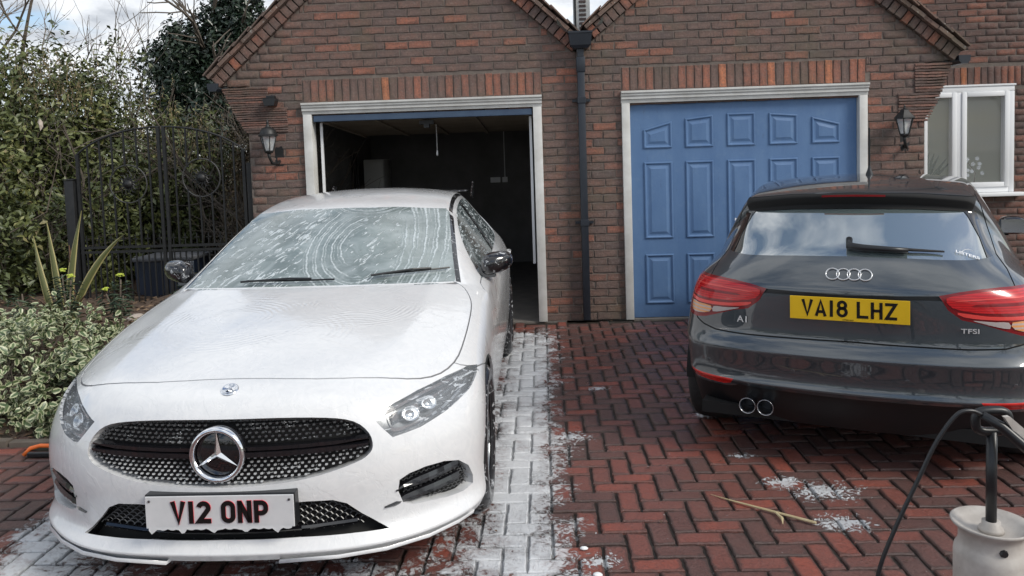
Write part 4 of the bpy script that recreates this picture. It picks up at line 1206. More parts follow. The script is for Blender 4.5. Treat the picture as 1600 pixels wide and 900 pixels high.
def lamp_lens(name,c,rough=.05):
    m,nt,b=newmat(name); setb(b,Base_Color=c,Roughness=rough,Coat_Weight=1.,Alpha=1.); return m
MAT['clear_lens'],nt_,b_=newmat('clear headlight lens'); setb(b_,Base_Color=(.75,.8,.85),Roughness=.04,Alpha=.22,Specular_IOR_Level=.8)
def _foam_lens():
    nt=MAT['clear_lens'].node_tree; b=nt.nodes['Principled BSDF']; O=objc(nt)
    mp=nt.nodes.new('ShaderNodeMapping'); mp.inputs['Scale'].default_value=(7,7,38); mp.inputs['Rotation'].default_value=(0,math.radians(-20),0); L(nt,O,mp.inputs[0])
    f=ramp(nt,noise(nt,mp.outputs[0],1.6,5,.6,1.2),[(.56,0),(.62,1)])
    L(nt,math_(nt,'MULTIPLY_ADD',f,.45,.16),b.inputs['Alpha'])
    L(nt,math_(nt,'MULTIPLY_ADD',f,.3,.04),b.inputs['Roughness'])
_foam_lens()
def tail_mat(name,a,c,sc):
    m,nt,b=newmat(name); O=objc(nt)
    wv=nt.nodes.new('ShaderNodeTexWave'); wv.bands_direction='Z'; wv.inputs['Scale'].default_value=sc; wv.inputs['Distortion'].default_value=.4; L(nt,O,wv.inputs[0])
    L(nt,mixc(nt,wv.outputs['Fac'],a,c),b.inputs['Base Color']); setb(b,Roughness=.25,Coat_Weight=.35,Coat_Roughness=.02); return m
MAT['tail_red']=tail_mat('red tail lens',(.40,.004,.008),(.60,.010,.014),28)
MAT['tail_bright']=tail_mat('bright red reflector',(.62,.03,.03),(.85,.09,.07),90)
MAT['tail_dark']=simple('deep red edge',(.20,.004,.008),None,8,.2,coat=.3)
MAT['amber']=tail_mat('amber and clear lens',(.75,.30,.08),(.50,.42,.38),18)
MAT['clear_tail']=tail_mat('clear reversing lens',(.55,.50,.48),(.30,.24,.23),60)
MAT['reflector']=simple('red reflector',(.75,.02,.015),(.6,.015,.012),60,.2,coat=1.)
MAT['chrome_dark']=simple('smoked chrome',(.45,.46,.48),None,8,.18,metal=1.)
MAT['foam_blob']=simple('white foam',(.78,.80,.80),None,8,.7)
MAT['leaf_litter_solid']=simple('brown stone',(.16,.11,.08),(.1,.07,.05),9,.9)
MAT['plant_dark']=simple('dark houseplant',(.02,.035,.02),None,8,.5)
MAT['leaf_catkin']=leafmat('catkin',[(0,(.16,.12,.06)),(1,(.34,.27,.15))],.8)
MAT['led']=simple('lamp reflector bowl',(.62,.65,.68),None,8,.22,metal=.9)

# ---------------------------------------------------------------- white hatchback
wc=empty('parked_car',(-1.155,-4.802,0),.0047,'white hatchback covered in soap foam with its nose towards the camera','car')
B=CarBody(white_cage())
front=lambda c,n:n.y<.35 and c.y<1.1
GR=[(0,.682),(.2,.680),(.36,.668),(.455,.645),(.508,.60),(.522,.553),(.505,.527),(.465,.509),(.34,.480),(.2,.464),(0,.458)]
GRs=[(-.02,.682)]+[p for p in smooth_poly(GR,3,False)]+[(-.02,.458)]
B.cut('grille_hole',GRs,'y',front)
HA=math.radians(42)
HL3=[(.511,.16,.652),(.586,.229,.678),(.657,.315,.697),(.752,.452,.712),(.830,.590,.716),(.862,.65,.703),(.858,.60,.680),(.835,.504,.648),(.76,.351,.607),(.676,.241,.580),(.586,.166,.570),(.549,.159,.609)]
B.cut_rot('lens',HL3,HA,lambda c,n:c.y<.9 and c.x>.3 and n.y<.3)
LO=[(-.02,.392)]+[(0,.392),(.30,.392),(.385,.386),(.43,.366),(.475,.318),(.53,.268),(.565,.243)]+[(.45,.251),(.27,.260),(0,.264),(-.02,.264)]
B.cut('lower_hole',LO,'y',front)
SI3=[(.600,.157,.374),(.606,.157,.415),(.640,.175,.430),(.690,.225,.438),(.750,.285,.434),(.795,.345,.415),(.825,.395,.375),(.838,.425,.325),(.835,.430,.290),(.80,.38,.280),(.753,.312,.284),(.646,.206,.302),(.615,.175,.320)]
SIA=math.radians(38)
B.cut_rot('side_hole',SI3,SIA,lambda c,n:c.y<.8 and c.x>.3 and n.y<.4)
SIu=[(p[0]*math.cos(SIA)+p[1]*math.sin(SIA),p[2]) for p in SI3]
WS=[(-.02,.963),(.3,.960),(.55,.953),(.70,.948),(.672,1.06),(.640,1.16),(.602,1.255),(.575,1.280),(.30,1.304),(-.02,1.309)]
B.cut('windscreen',WS,'y',lambda c,n:1.2<c.y<2.3 and n.z>.3)
WI=smooth_poly([(1.60,.925),(1.80,1.075),(2.02,1.185),(2.3,1.262),(2.7,1.300),(3.1,1.292),(3.42,1.245),(3.66,1.13)],3,False)+smooth_poly([(3.60,1.06),(3.40,1.00),(2.6,.972),(1.9,.948),(1.60,.925)],3,False)[:-1]
sidef=lambda c,n:n.x>.25 and c.x>.5
B.cut('side_glass',WI,'x',sidef)
B.cut('pillar',[(2.56,.95),(2.64,.95),(2.66,1.32),(2.58,1.32)],'x',sidef,only=['side_glass'])
# wheel arches
for yc_ in (.87,3.599):
    B.cut('arch_hole',[(yc_+.352*math.cos(a),.325+.352*math.sin(a)) for a in [i*math.pi/18-.6 for i in range(25)]]+[(yc_-.35,0.05),(yc_+.35,.05)],'x',lambda c,n:c.x>.6)
G_='gap'
up=lambda c,n:n.z>.25
BON=smooth_poly([(-.02,.216),(.30,.226),(.56,.305),(.70,.405),(.775,.55),(.800,.75),(.806,1.0),(.795,1.18),(.755,1.31),(.712,1.358),(.690,1.362)],3,False)
B.cut(G_,band(BON,.0055),'z',lambda c,n:c.z>.6,only=[''])
B.cut(G_,[(-.02,1.20),(.3,1.215),(.55,1.265),(.70,1.335),(.715,1.352),(.70,1.362),(.55,1.292),(.3,1.238),(-.02,1.222)],'z',lambda c,n:c.z>.85,only=[''])
B.cut(G_,band(smooth_poly([(.62,.700),(.70,.690),(.78,.672),(.88,.660)],3,False),.005),'x',lambda c,n:c.x>.75,only=[''])
B.cut(G_,band([(.770,.545),(.800,.560),(.845,.60),(.87,.63)],.005),'z',lambda c,n:c.z>.6,only=[''])
B.cut(G_,band([(-.02,3.68),(.30,3.665),(.56,3.60)],.005),'z',lambda c,n:c.z>1.,only=[''])
B.cut(G_,band([(.555,2.08),(.612,2.11)],.006),'z',lambda c,n:c.z>1.,only=[''])
B.cut(G_,band([(1.63,.934),(1.50,.915),(1.44,.89),(1.40,.78),(1.37,.60),(1.37,.42),(1.42,.235)],.005),'x',sidef,only=[''])
B.cut(G_,band([(2.55,.985),(2.55,.60),(2.53,.235)],.005),'x',sidef,only=[''])
B.cut(G_,band([(3.53,1.07),(3.52,1.02),(3.50,.85),(3.42,.74),(3.28,.64),(3.18,.40),(3.15,.235)],.005),'x',sidef,only=[''])
B.cut(G_,band([(1.15,.245),(3.30,.245)],.005),'x',sidef,only=[''])
B.cut('roof_seal',band(smooth_poly([(.603,2.12),(.582,2.5),(.568,3.1),(.552,3.62)],3,False),.022),'z',lambda c,n:n.z>.3 and c.z>1.2,only=[''])
B.cut('screen_seal',band([(.716,1.372),(.678,1.60),(.649,1.80),(.612,2.08)],.026),'z',lambda c,n:c.z>.9 and n.z>.2,only=['','windscreen'])
B.cut('intake_lip',[(-.02,.225)]+[(.9,.225),(.9,.10),(-.02,.10)],'y',lambda c,n:False)
print(B.islands([('front_bumper',(.3,.05,.43)),('bonnet',(.2,.7,.9)),('front_door',(.88,1.9,.6)),('rear_door',(.88,2.9,.6)),('body_shell',(.85,3.9,.8)),('sill',(.84,2.2,.21))]))
P_=MAT['foam_paint']
bum=B.extract('front_bumper','front_bumper',P_,wc,rim=.012)[0] if 'front_bumper' in B.tags else None
for nm,mir in (('bonnet','join'),('front_door','pair'),('rear_door','pair'),('body_shell','join'),('sill','pair')):
    B.extract(nm,nm,P_,wc,mirror=mir,rim=.012)
if any(f[B.ly]==0 for f in B.bm.faces): B.extract('','body_trim',P_,wc)
B.extract('gap','shut_line',MAT['gap_light'],wc,push=.004)
B.extract('windscreen','windscreen',MAT['windscreen'],wc,rim=.004)
B.extract('side_glass','side_window',MAT['side_glass_soapy'],wc,mirror='pair',push=.004)
B.extract('pillar','door_pillar',MAT['foam_black'],wc,mirror='pair')
B.extract('roof_seal','roof_strip',MAT['foam_black'],wc,mirror='pair',push=.003)
B.extract('screen_seal','screen_seal',MAT['foam_black'],wc,mirror='pair',push=.002)
for nm,dep in (('grille_hole',.035),('lower_hole',.05),('side_hole',.04)):
    pass
# recesses: dark backing pushed inward, with walls from the rim
def recess(B,nm,objn,mat,parent,dep,mirror,wallmat):
    t=B.tags[nm]; src=[f for f in B.bm.faces if f[B.ly]==t]
    o=B.extract(nm,objn,mat,parent,mirror=mirror,push=dep)
    # walls
    ed=[]
    for f in src:
        for e in f.edges:
            if any(g[B.ly]!=t for g in e.link_faces) or len(e.link_faces)==1:
                if not(abs(e.verts[0].co.x)<1e-4 and abs(e.verts[1].co.x)<1e-4): ed.append(e)
    v=[];f=[]
    for sg in (1,-1):
        if mirror=='pair' and sg<0: mk(objn+'_rim',v,f,wallmat,parent); v=[];f=[]
        for e in ed:
            a,b=e.verts; n=len(v)
            for q in (a,b): v.append((q.co.x*sg,q.co.y,q.co.z))
            for q in (b,a):
                p=q.co-q.normal*(dep+.002); v.append((p.x*sg,p.y,p.z))
            f.append([n,n+1,n+2,n+3])
    w_=mk(objn+'_rim',v,f,wallmat,parent); return o
recess(B,'grille_hole','grille_back',MAT['dark'],wc,.050,'join',MAT['foam_paint'])
recess(B,'lower_hole','lower_grille_back',MAT['dark'],wc,.050,'join',MAT['foam_black'])
recess(B,'side_hole','side_intake_back',MAT['dark'],wc,.045,'pair',MAT['foam_paint'])
# headlights: bowl pushed in, reflectors, lens on the skin
MAT['bowl']=simple('headlight bowl',(.07,.075,.08),(.24,.25,.26),16,.2,metal=.7)
recess(B,'lens','headlight_bowl',MAT['bowl'],wc,.045,'pair',MAT['gloss_black'])
for o in B.extract('lens','headlight',MAT['clear_lens'],wc,mirror='pair',push=.001):
    sg=1 if o.data.vertices[0].co.x>0 else -1
    HU=lambda x,y: x*math.cos(HA)+y*math.sin(HA)
    for (u,z,r) in ((.650,.634,.030),(.745,.652,.028)):
        p,n=B.at_dir(u,z,HA,sg); M=Matrix.Translation(p-n*.038)@n.to_track_quat('Z','Y').to_matrix().to_4x4()@Matrix.Diagonal((1.15,.85,1,1))
        MB().lathe([(0,0),(.010,.0),(.018,.004),(.021,.014),(.023,.004),(r,.020),(r+.003,.020),(r+.003,.012)],24,M).build('projector',MAT['led'],o,smooth=True)
    def strip(pts,w_,dp,mt,nm):
        v=[];f=[]
        for u,z in pts:
            h=B.at_dir(u,z,HA,sg)
            p,n=h; p=p-n*dp; v.append(p+Vector((0,0,w_/2))); v.append(p-Vector((0,0,w_/2)))
        for i in range(len(pts)-1): f.append([2*i,2*i+1,2*i+3,2*i+2])
        mk(nm,v,f,mt,o,smooth=True)
    top=[(HU(.56,.20),.656),(HU(.657,.315),.684),(HU(.752,.452),.700),(HU(.825,.58),.704)]
    strip(smooth_poly(top,4,False),.012,.010,MAT['led'],'running_light')
    bot=[(HU(.575,.175),.640),(HU(.590,.17),.600),(HU(.62,.19),.592),(HU(.676,.241),.598),(HU(.75,.345),.622),(HU(.80,.45),.652),(HU(.825,.54),.682)]
    strip(smooth_poly(bot,3,False),.013,.013,MAT['led'],'running_light')
    strip([(HU(.60,.19),.628),(HU(.66,.26),.640),(HU(.72,.35),.652),(HU(.79,.47),.676)],.050,.036,MAT['led'],'reflector')
# main grille: pins in a diamond field, centre bars, ring and star
def yk(x,z): return B.at(x,z)[0].y
def inpoly(x,z,poly,m=.0): return pip((abs(x),z),poly)
gm=MB(); gl=MB(); r=random.Random(4)
row=0; z=.470
GRi=[(p[0],p[1]) for p in GR]; 
GRi=[(-.02,.676),(.2,.674),(.36,.660),(.445,.638),(.495,.597),(.508,.553),(.49,.533),(.455,.517),(.34,.488),(.2,.471),(-.02,.465)]
while z<.68:
    x=-.52+(.0115 if row%2 else 0)
    while x<.52:
        if inpoly(x,z,GRi) and not (abs(z-.572)<.020) and math.hypot(x,z-.572)>.098:
            p,n=B.at(x,z); y=p.y+.020
            gm.box((x-.0038,y-.006,z-.0024),(x+.0038,y+.002,z+.0024),t=.5)
            # thin link bars
            gl.box((x-.0115,y+.002,z-.0016),(x+.0115,y+.006,z+.0010)); gl.box((x-.0012,y+.003,z-.0065),(x+.0012,y+.006,z+.0065))
        x+=.023
    z+=.0135; row+=1
o=gm.build('grille_pins',MAT['grille_pin'],wc); o['kind']='stuff'; o=gl.build('grille_mesh',MAT['foam_black'],wc); o['kind']='stuff'
mb=MB()
for s in (-1,1):
    for (za,zb,o_) in ((.577,.590,.004),(.556,.573,-.004)):
        pts=[]; xs=[.085,.2,.3,.4,.47,.505]
        v=[];f=[]
        for x in xs:
            y=yk(x*s,.57)+.004+o_; t_=1 if x<.45 else .75
            v+=[(x*s,y,zb*1.0-(.0 if t_==1 else .004)),(x*s,y,za+(.0 if t_==1 else .004)),(x*s,y+.03,za),(x*s,y+.03,zb)]
        for i in range(len(xs)-1):
            for k in range(4): f.append([4*i+k,4*i+(k+1)%4,4*i+4+(k+1)%4,4*i+4+k])
        mb.add(v,f)
mb.build('grille_louvre',MAT['gloss_louvre'],wc,auto=40)
ys=yk(0,.57)
em=empty('star_emblem',(0,ys-.012,.572)); em.parent=wc; em.rotation_euler=(math.pi/2,0,0)
MB().lathe([(0,-.012),(.086,-.012),(.094,-.02),(.096,-.035)],40).build('badge_dish',MAT['gloss_black'],em,smooth=True)
MB().lathe([(.078,-.010),(.080,.0),(.086,.007),(.093,.006),(.098,-.003),(.098,-.014)],56).build('badge_ring',MAT['chrome'],em,smooth=True)
def star(R,w_,h_,z0):
    v=[(0,0,z0+h_)];f=[]
    for k in range(3):
        a=math.pi/2+k*2*math.pi/3; v.append((R*math.cos(a),R*math.sin(a),z0+h_*.35)); b=a+math.pi/3; v.append((w_*math.cos(b),w_*math.sin(b),z0))
    for k in range(3):
        t=1+2*k; i1=2+2*k; i0=2+2*((k-1)%3)
        f+= [[0,t,i1],[0,i0,t]]
    return v,f
v,f=star(.083,.0135,.012,-.010); mk('star',v,f,MAT['chrome'],em)
# bonnet badge
p,n=B.at(0,.762); bd=empty('bonnet_badge',tuple(p)); bd.parent=wc; bd.rotation_euler=n.to_track_quat('Z','Y').to_euler()
MB().lathe([(0,.001),(.024,.001),(.026,.004),(.030,.004),(.032,.0)],32).build('badge_ring',MAT['chrome'],bd,smooth=True)
v,f=star(.022,.006,.003,.003); mk('star',v,f,MAT['chrome'],bd)
# lower grille honeycomb
gm=MB(); row=0; z=.272
LOi=[(-.02,.388),(.30,.388),(.38,.380),(.42,.362),(.47,.312),(.52,.276),(.45,.268),(-.02,.275)]
while z<.39:
    x=-.53+(.0165 if row%2 else 0)
    while x<.53:
        if inpoly(x,z,LOi):
            p,n=B.at(x,z); y=p.y+.026; a=.015;h=.0085
            pts=[(x-a,y,z),(x-a*.45,y,z+h),(x+a*.45,y,z+h),(x+a,y,z)]
            gm.tube(pts,.0022,4,cap=False)
        x+=.033
    z+=.0125; row+=1
o=gm.build('lower_grille_mesh',MAT['grille_link'],wc); o['kind']='stuff'
mb=MB(); xs=[-.46,-.3,-.15,0,.15,.3,.46]; v=[];f=[]
for x in xs:
    y=yk(x,.30)+.006; v+=[(x,y,.297),(x,y-.006,.289),(x,y,.281),(x,y+.03,.281),(x,y+.03,.297)]
for i in range(len(xs)-1):
    for k in range(5): f.append([5*i+k,5*i+(k+1)%5,5*i+5+(k+1)%5,5*i+5+k])
mb.add(v,f); mb.build('lower_grille_bar',MAT['gloss_black'],wc,auto=40)
# side intake fins
for s in (-1,1):
    for (za,zb,ua,ub) in ((.376,.400,.50,.842),(.322,.348,.46,.850)):
        v=[];f=[]; K=9
        for i in range(K):
            t=i/(K-1); u=lerp(ua+.06,ub,t); p,n=B.at_dir(u,lerp(za,zb,t),SIA); hh=.002+.013*min(1,t*3.2)
            ins_=pip((u,lerp(za,zb,t)),SIu); q=p+n*(.003 if not ins_ else -.010)
            for (du,dz) in ((0,hh),(.005,0),(0,-hh),(-.022 if ins_ else -.002,-hh),(-.022 if ins_ else -.002,hh)):
                w_=q+n*du+Vector((0,0,dz)); v.append((w_.x*s,w_.y,w_.z))
        for i in range(K-1):
            for k in range(5): f.append([5*i+k,5*i+(k+1)%5,5*i+5+(k+1)%5,5*i+5+k])
        mk('intake_fin',v,f,MAT['gloss_louvre'],wc)
    gm=MB(); row=0; z=.295
    cu0=min(p[0] for p in SIu); cu1=max(p[0] for p in SIu); tt=Vector((math.cos(SIA),math.sin(SIA),0))
    while z<.43:
        u=cu0+(.011 if row%2 else 0)
        while u<cu1:
            if pip((u,z),SIu) and pip((u+.010,z),SIu) and pip((u-.010,z),SIu):
                p,n=B.at_dir(u,z,SIA); q=p-n*.028
                P4=[q-tt*.009,q-tt*.004+Vector((0,0,.006)),q+tt*.004+Vector((0,0,.006)),q+tt*.009]
                if s<0: P4=[Vector((-k.x,k.y,k.z)) for k in P4]
                gm.tube(P4,.002,4,cap=False)
            u+=.022
        z+=.012; row+=1
    gm.build('intake_mesh',MAT['grille_link'],wc)['kind']='stuff'
# front splitter
v=[];f=[]; xs=[-.85,-.80,-.70,-.56,-.4,-.2,0,.2,.4,.56,.70,.80,.85]
for x in xs:
    zl=.197-.013*min(1,(x/.6)**2)*(1 if abs(x)<.78 else .2); p,n=B.at(x,zl+.01); k_=.5 if abs(x)>.83 else 1; v+=[(x,p.y-.004,zl),(x,p.y-.012*k_,zl-.010),(x,p.y+.03,zl-.018),(x,p.y+.12,zl-.014)]
for i in range(len(xs)-1):
    for k in range(3): f.append([4*i+k,4*i+k+1,4*i+5+k,4*i+4+k])
mk('splitter',v,f,MAT['foam_paint'],wc,smooth=True)
# number plate
np_=empty('number_plate',(.010,0,0)); np_.parent=wc
yp=-.012
MB().box((-.26,yp,.327),(.26,yp+.006,.440),.002).build('plate',MAT['plate_white'],np_)
MB().box((-.263,yp+.0065,.324),(.263,yp+.055,.4445),.003).build('plate_backing',MAT['black_plastic'],np_)
plate_text('V12 0NP',np_,MAT['letter_black'],MAT['letter_red'],yp-.0005,.384,Matrix.Identity(4),.003,.0165,.0575)
for x in (-.245,.245): MB().lathe([(0,.002),(.004,.002),(.005,0)],10,Matrix.Translation((x,yp-.001,.424))@Matrix.Rotation(math.pi/2,4,'X')).build('plate_screw',MAT['alloy'],np_)
# foam drips along the plate's lower edge
mb=MB(); r=random.Random(2); v=[];f=[]; n=52
for i in range(n+1):
    x=-.25+.5*i/n; dz=.005*abs(math.sin(i*.9))+(.014*max(0,math.sin(i*.55+1))**6); v+=[(x,yp-.002,.332),(x,yp-.003,.326-dz)]
for i in range(n): f.append([2*i,2*i+1,2*i+3,2*i+2])
o=mk('foam_drips',v+[(a,b+.004,c) for a,b,c in v],f+[[q+len(v) for q in g][::-1] for g in f]+[[2*i+1,2*i+1+len(v),2*i+3+len(v),2*i+3] for i in range(n)],MAT['plate_white'],np_); o['kind']='stuff'
# mirrors
for s in (1,-1):
    me=empty('door_mirror',(0,0,0)); me.parent=wc
    v=[];f=[];nu,nv=20,12
    for j in range(nv+1):
        ph=-math.pi/2+math.pi*j/nv
        for i in range(nu):
            th=2*math.pi*i/nu
            X_=math.cos(ph)*math.cos(th); Y_=math.cos(ph)*math.sin(th); Z_=math.sin(ph)
            # rounded box, tapering outward, flat back
            sq=lambda q,e:math.copysign(abs(q)**e,q)
            X2=sq(X_,.7);Z2=sq(Z_,.8);Y2=sq(Y_,.85)
            tp=1-.22*(X2*.5+.5)
            Y2=Y2*(.055 if Y2>0 else .095)
            v.append((s*(.900+X2*.088),1.70+Y2*tp+.03*X2,.998+Z2*.068*tp+.012*X2))
    for j in range(nv):
        for i in range(nu): f.append([j*nu+i,j*nu+(i+1)%nu,(j+1)*nu+(i+1)%nu,(j+1)*nu+i])
    mk('mirror_shell',v,f,MAT['foam_black'],me,smooth=True)
    MB().prism([(1.66,.92),(1.75,.92),(1.73,.98),(1.67,.98)],'x',s*.80,s*.89).build('mirror_arm',MAT['gloss_black'],me)
    MB().box((s*.84,1.752,.95),(s*.965,1.758,1.045)).build('mirror_glass',MAT['chrome'],me)
    # quarter trim
    for yy in (2.05,2.95):
        pz=.865; MB().tube([(s*.892,yy+.25,pz),(s*.908,yy+.28,pz),(s*.908,yy+.42,pz),(s*.892,yy+.45,pz)],.011,8).build('door_handle',MAT['foam_paint'],wc,smooth=True)
# wipers
for (a,b,c) in (((.30,.978),(.66,.985),1),((-.36,.964),(.10,.966),1)):
    w_=empty('wiper'); w_.parent=wc
    pts=[]
    for t in [0,.25,.5,.75,1]:
        x=lerp(a[0],b[0],t); z=lerp(a[1],b[1],t); p,n=B.at(x,z+.01); pts.append(p+n*.016)
    MB().tube(pts,.005,6).build('wiper_blade',MAT['black_plastic'],w_)
    MB().tube([pts[0]+Vector((-.02,-.03,.0)),pts[2]+Vector((0,-.008,.012)),pts[3]+Vector((0,-.004,.008))],.006,6).build('wiper_arm',MAT['black_plastic'],w_)
# underside, wells, wheels, rear spoiler
MB().box((-.70,.60,.19),(.70,4.1,.24)).build('floorpan',MAT['dark'],wc)
for yc_ in (.87,3.599):
    for s in (1,-1):
        v=[];f=[]
        for i in range(19):
            a=math.pi*i/18-.0
            for X_ in (.60,.893):
                v.append((s*X_,yc_+.356*math.cos(a),.325+.356*math.sin(a)))
        for i in range(18): f.append([2*i,2*i+1,2*i+3,2*i+2])
        mk('wheel_well',v,f,MAT['dark'],wc)
        wheel(wc,s*.785,yc_,s,.322,.225,5,rub='rubber_foam')
MB().box((-.56,3.72,1.318),(.56,3.95,1.332),.006,M=Matrix.Identity(4)).build('roof_spoiler',MAT['foam_black'],wc,auto=40)
for s in (-1,1): MB().prism([(3.70,1.28),(3.98,1.25),(4.0,1.375),(3.93,1.39)],'x',s*.585,s*.592).build('spoiler_fin',MAT['foam_black'],wc)
# ---------------------------------------------------------------- dark hatchback
dc=empty('parked_car',(1.4267,-3.6985,0),-.43254,'dark grey hatchback with its tail towards the camera, in front of the blue door','car')
D=CarBody(dark_cage())
rear=lambda c,n:c.y<.56 and n.y<.75
TA=math.radians(38)
def TQ(x,z):
    if x<=.79: p=D.at(x,z)[0]; return (p.x,p.y,p.z)
    return (.845,.36+(x-.80),z)
TL3=[TQ(*q) for q in ((.376,.885),(.46,.903),(.537,.914),(.62,.919),(.70,.918),(.77,.912),(.80,.895),(.82,.80),(.80,.705),(.76,.697),(.70,.708),(.62,.735),(.54,.762),(.468,.777),(.412,.822))]
D.cut_rot('tail_light',TL3,TA,lambda c,n:c.y<.6 and c.x>.25 and n.y<.5)
GLS=[(-.02,1.046),(.25,1.041),(.50,1.030),(.585,1.032),(.560,1.12),(.515,1.215),(.498,1.238),(.3,1.252),(-.02,1.258)]
D.cut('rear_glass',GLS,'y',lambda c,n:c.y<.62 and c.z>1.0)
D.cut('spoiler_under',[(-.02,1.258),(.3,1.252),(.498,1.238),(.535,1.238),(.560,1.305),(.30,1.330),(-.02,1.338)],'y',lambda c,n:c.y<.62,only=[''])
D.cut('glass_flap',[(.585,1.032),(.612,1.035),(.585,1.14),(.55,1.238),(.498,1.238),(.515,1.215),(.560,1.12)],'y',lambda c,n:c.y<.7,only=[''])
D.cut('overhang_shadow',[(-.02,.872),(.376,.884),(.412,.822),(.43,.824),(.385,.862),(.33,.862),(-.02,.852)],'y',rear,only=[''])
D.cut('reflector',[(.545,.408),(.80,.410),(.80,.372),(.60,.368),(.565,.378)],'y',rear,only=[''])
D.cut('diffuser',[(-.02,.374),(.45,.378),(.52,.382),(.545,.366),(.60,.358),(.90,.352),(.90,.10),(-.02,.10)],'y',lambda c,n:c.y<.60 and c.z<.5,only=[''])
D.cut('gap',band([(-.02,.652),(.2,.648),(.50,.645),(.64,.650),(.71,.668),(.75,.690),(.76,.705)],.007),'y',rear,only=[''])
D.cut('gap',band([(-.02,1.338),(.3,1.330),(.54,1.308),(.60,1.30)],.004),'y',lambda c,n:c.y<.6,only=[''])
D.cut('gap',band([(.69,.900),(.665,.98),(.628,1.04),(.612,1.12),(.575,1.262),(.556,1.315)],.005),'y',lambda c,n:c.y<.95,only=[''])
D.cut('gap',band([(.36,.78),(.40,.70),(.43,.62),(.43,.42)],.005),'x',lambda c,n:c.x>.7,only=[''])
D.cut('gap',band([(.34,.55),(.44,.55),(.52,.56)],.005),'x',lambda c,n:False,only=[''])
SG=smooth_poly([(.93,1.02),(.98,1.16),(1.25,1.275),(1.7,1.30),(2.1,1.265),(2.5,1.11),(2.78,.965)],3,False)+[(2.7,.945),(1.7,.97),(1.1,.985)]
sf=lambda c,n:n.x>.2 and c.x>.5
D.cut('side_glass',SG,'x',sf,only=[''])
D.cut('windscreen',[(-.02,1.06),(.45,1.05),(.62,1.02),(.56,1.27),(.3,1.315),(-.02,1.325)],'y',lambda c,n:2.2<c.y<3.0 and n.z>.2,only=[''])
D.cut('roof_arch',band(smooth_poly([(.575,.85),(.585,1.3),(.585,1.9),(.578,2.3)],3,False),.014),'z',lambda c,n:n.z>.2 and c.z>1.2,only=[''])
for yc_ in (.67,3.14):
    D.cut('arch_hole',[(yc_+.335*math.cos(a),.31+.335*math.sin(a)) for a in [i*math.pi/18-.6 for i in range(25)]]+[(yc_-.33,.05),(yc_+.33,.05)],'x',lambda c,n:c.x>.55)
D.cut('gap',band([(1.35,1.0),(1.30,.80),(1.28,.6),(1.30,.24)],.005),'x',sf,only=[''])
D.cut('gap',band([(1.2,.25),(2.7,.25)],.005),'x',sf,only=[''])
D.cut('gap',band([(2.62,.99),(2.60,.7),(2.58,.24)],.005),'x',sf,only=[''])
print(D.islands([('rear_bumper',(.2,.0,.5)),('tailgate',(.2,.01,.75)),('tailgate',(.2,.07,.98)),('door',(.86,2.,.6)),('body_shell',(.85,1.1,.7))]))
DP=MAT['dark_paint']
for nm,mir in (('rear_bumper','join'),('tailgate','join'),('door','pair'),('body_shell','join')):
    D.extract(nm,nm,DP,dc,mirror=mir,rim=.010)
if any(f[D.ly]==0 for f in D.bm.faces): D.extract('','body_trim',DP,dc)
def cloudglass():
    m,nt,b=newmat('tinted glass with painted sky brightness'); setb(b,Base_Color=(.13,.165,.165),Roughness=.03,Specular_IOR_Level=1.,IOR=2.8,Coat_Weight=1.,Coat_IOR=1.6,Coat_Roughness=.0)  # base colour lifted to imitate sky reflection and brightness seen through the glass
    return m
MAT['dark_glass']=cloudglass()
MAT['diffuser']=simple('satin black plastic',(.005,.005,.006),None,8,.42)
D.extract('gap','shut_line',MAT['dark'],dc,push=.006)
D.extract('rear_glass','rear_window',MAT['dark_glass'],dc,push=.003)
D.extract('glass_flap','window_flap',MAT['gloss_black'],dc,mirror='pair')
D.extract('spoiler_under','spoiler_underside',MAT['dark'],dc)  # near-black material stands in for the shade below the spoiler
D.extract('overhang_shadow','tailgate_shadow_line',MAT['black_plastic'],dc,push=.010)  # black strip stands for the shadow line under the tailgate lip
D.extract('reflector','reflector',MAT['reflector'],dc,mirror='pair',push=.001)
D.extract('diffuser','diffuser',MAT['diffuser'],dc,push=.002)
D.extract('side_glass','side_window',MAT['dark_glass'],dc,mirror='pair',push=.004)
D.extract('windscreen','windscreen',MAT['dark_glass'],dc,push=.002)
D.extract('roof_arch','roof_strip',MAT['gloss_black'],dc,mirror='pair',push=.002)
# brake light slit under the spoiler
mb=MB(); xs=[-.15,-.075,0,.075,.15]; v=[];f=[]
for x in xs:
    zc_=1.324-.03*(x/.5)**2; yy=.392+.35*x*x
    v+=[(x,yy,zc_+.005),(x,yy,zc_-.005),(x,yy+.03,zc_-.005),(x,yy+.03,zc_+.005)]
for i in range(4):
    for k in range(4): f.append([4*i+k,4*i+(k+1)%4,4*i+4+(k+1)%4,4*i+4+k])
mk('high_brake_light',v,f+[[0,1,2,3],[16,19,18,17]],MAT['tail_dark'],dc)
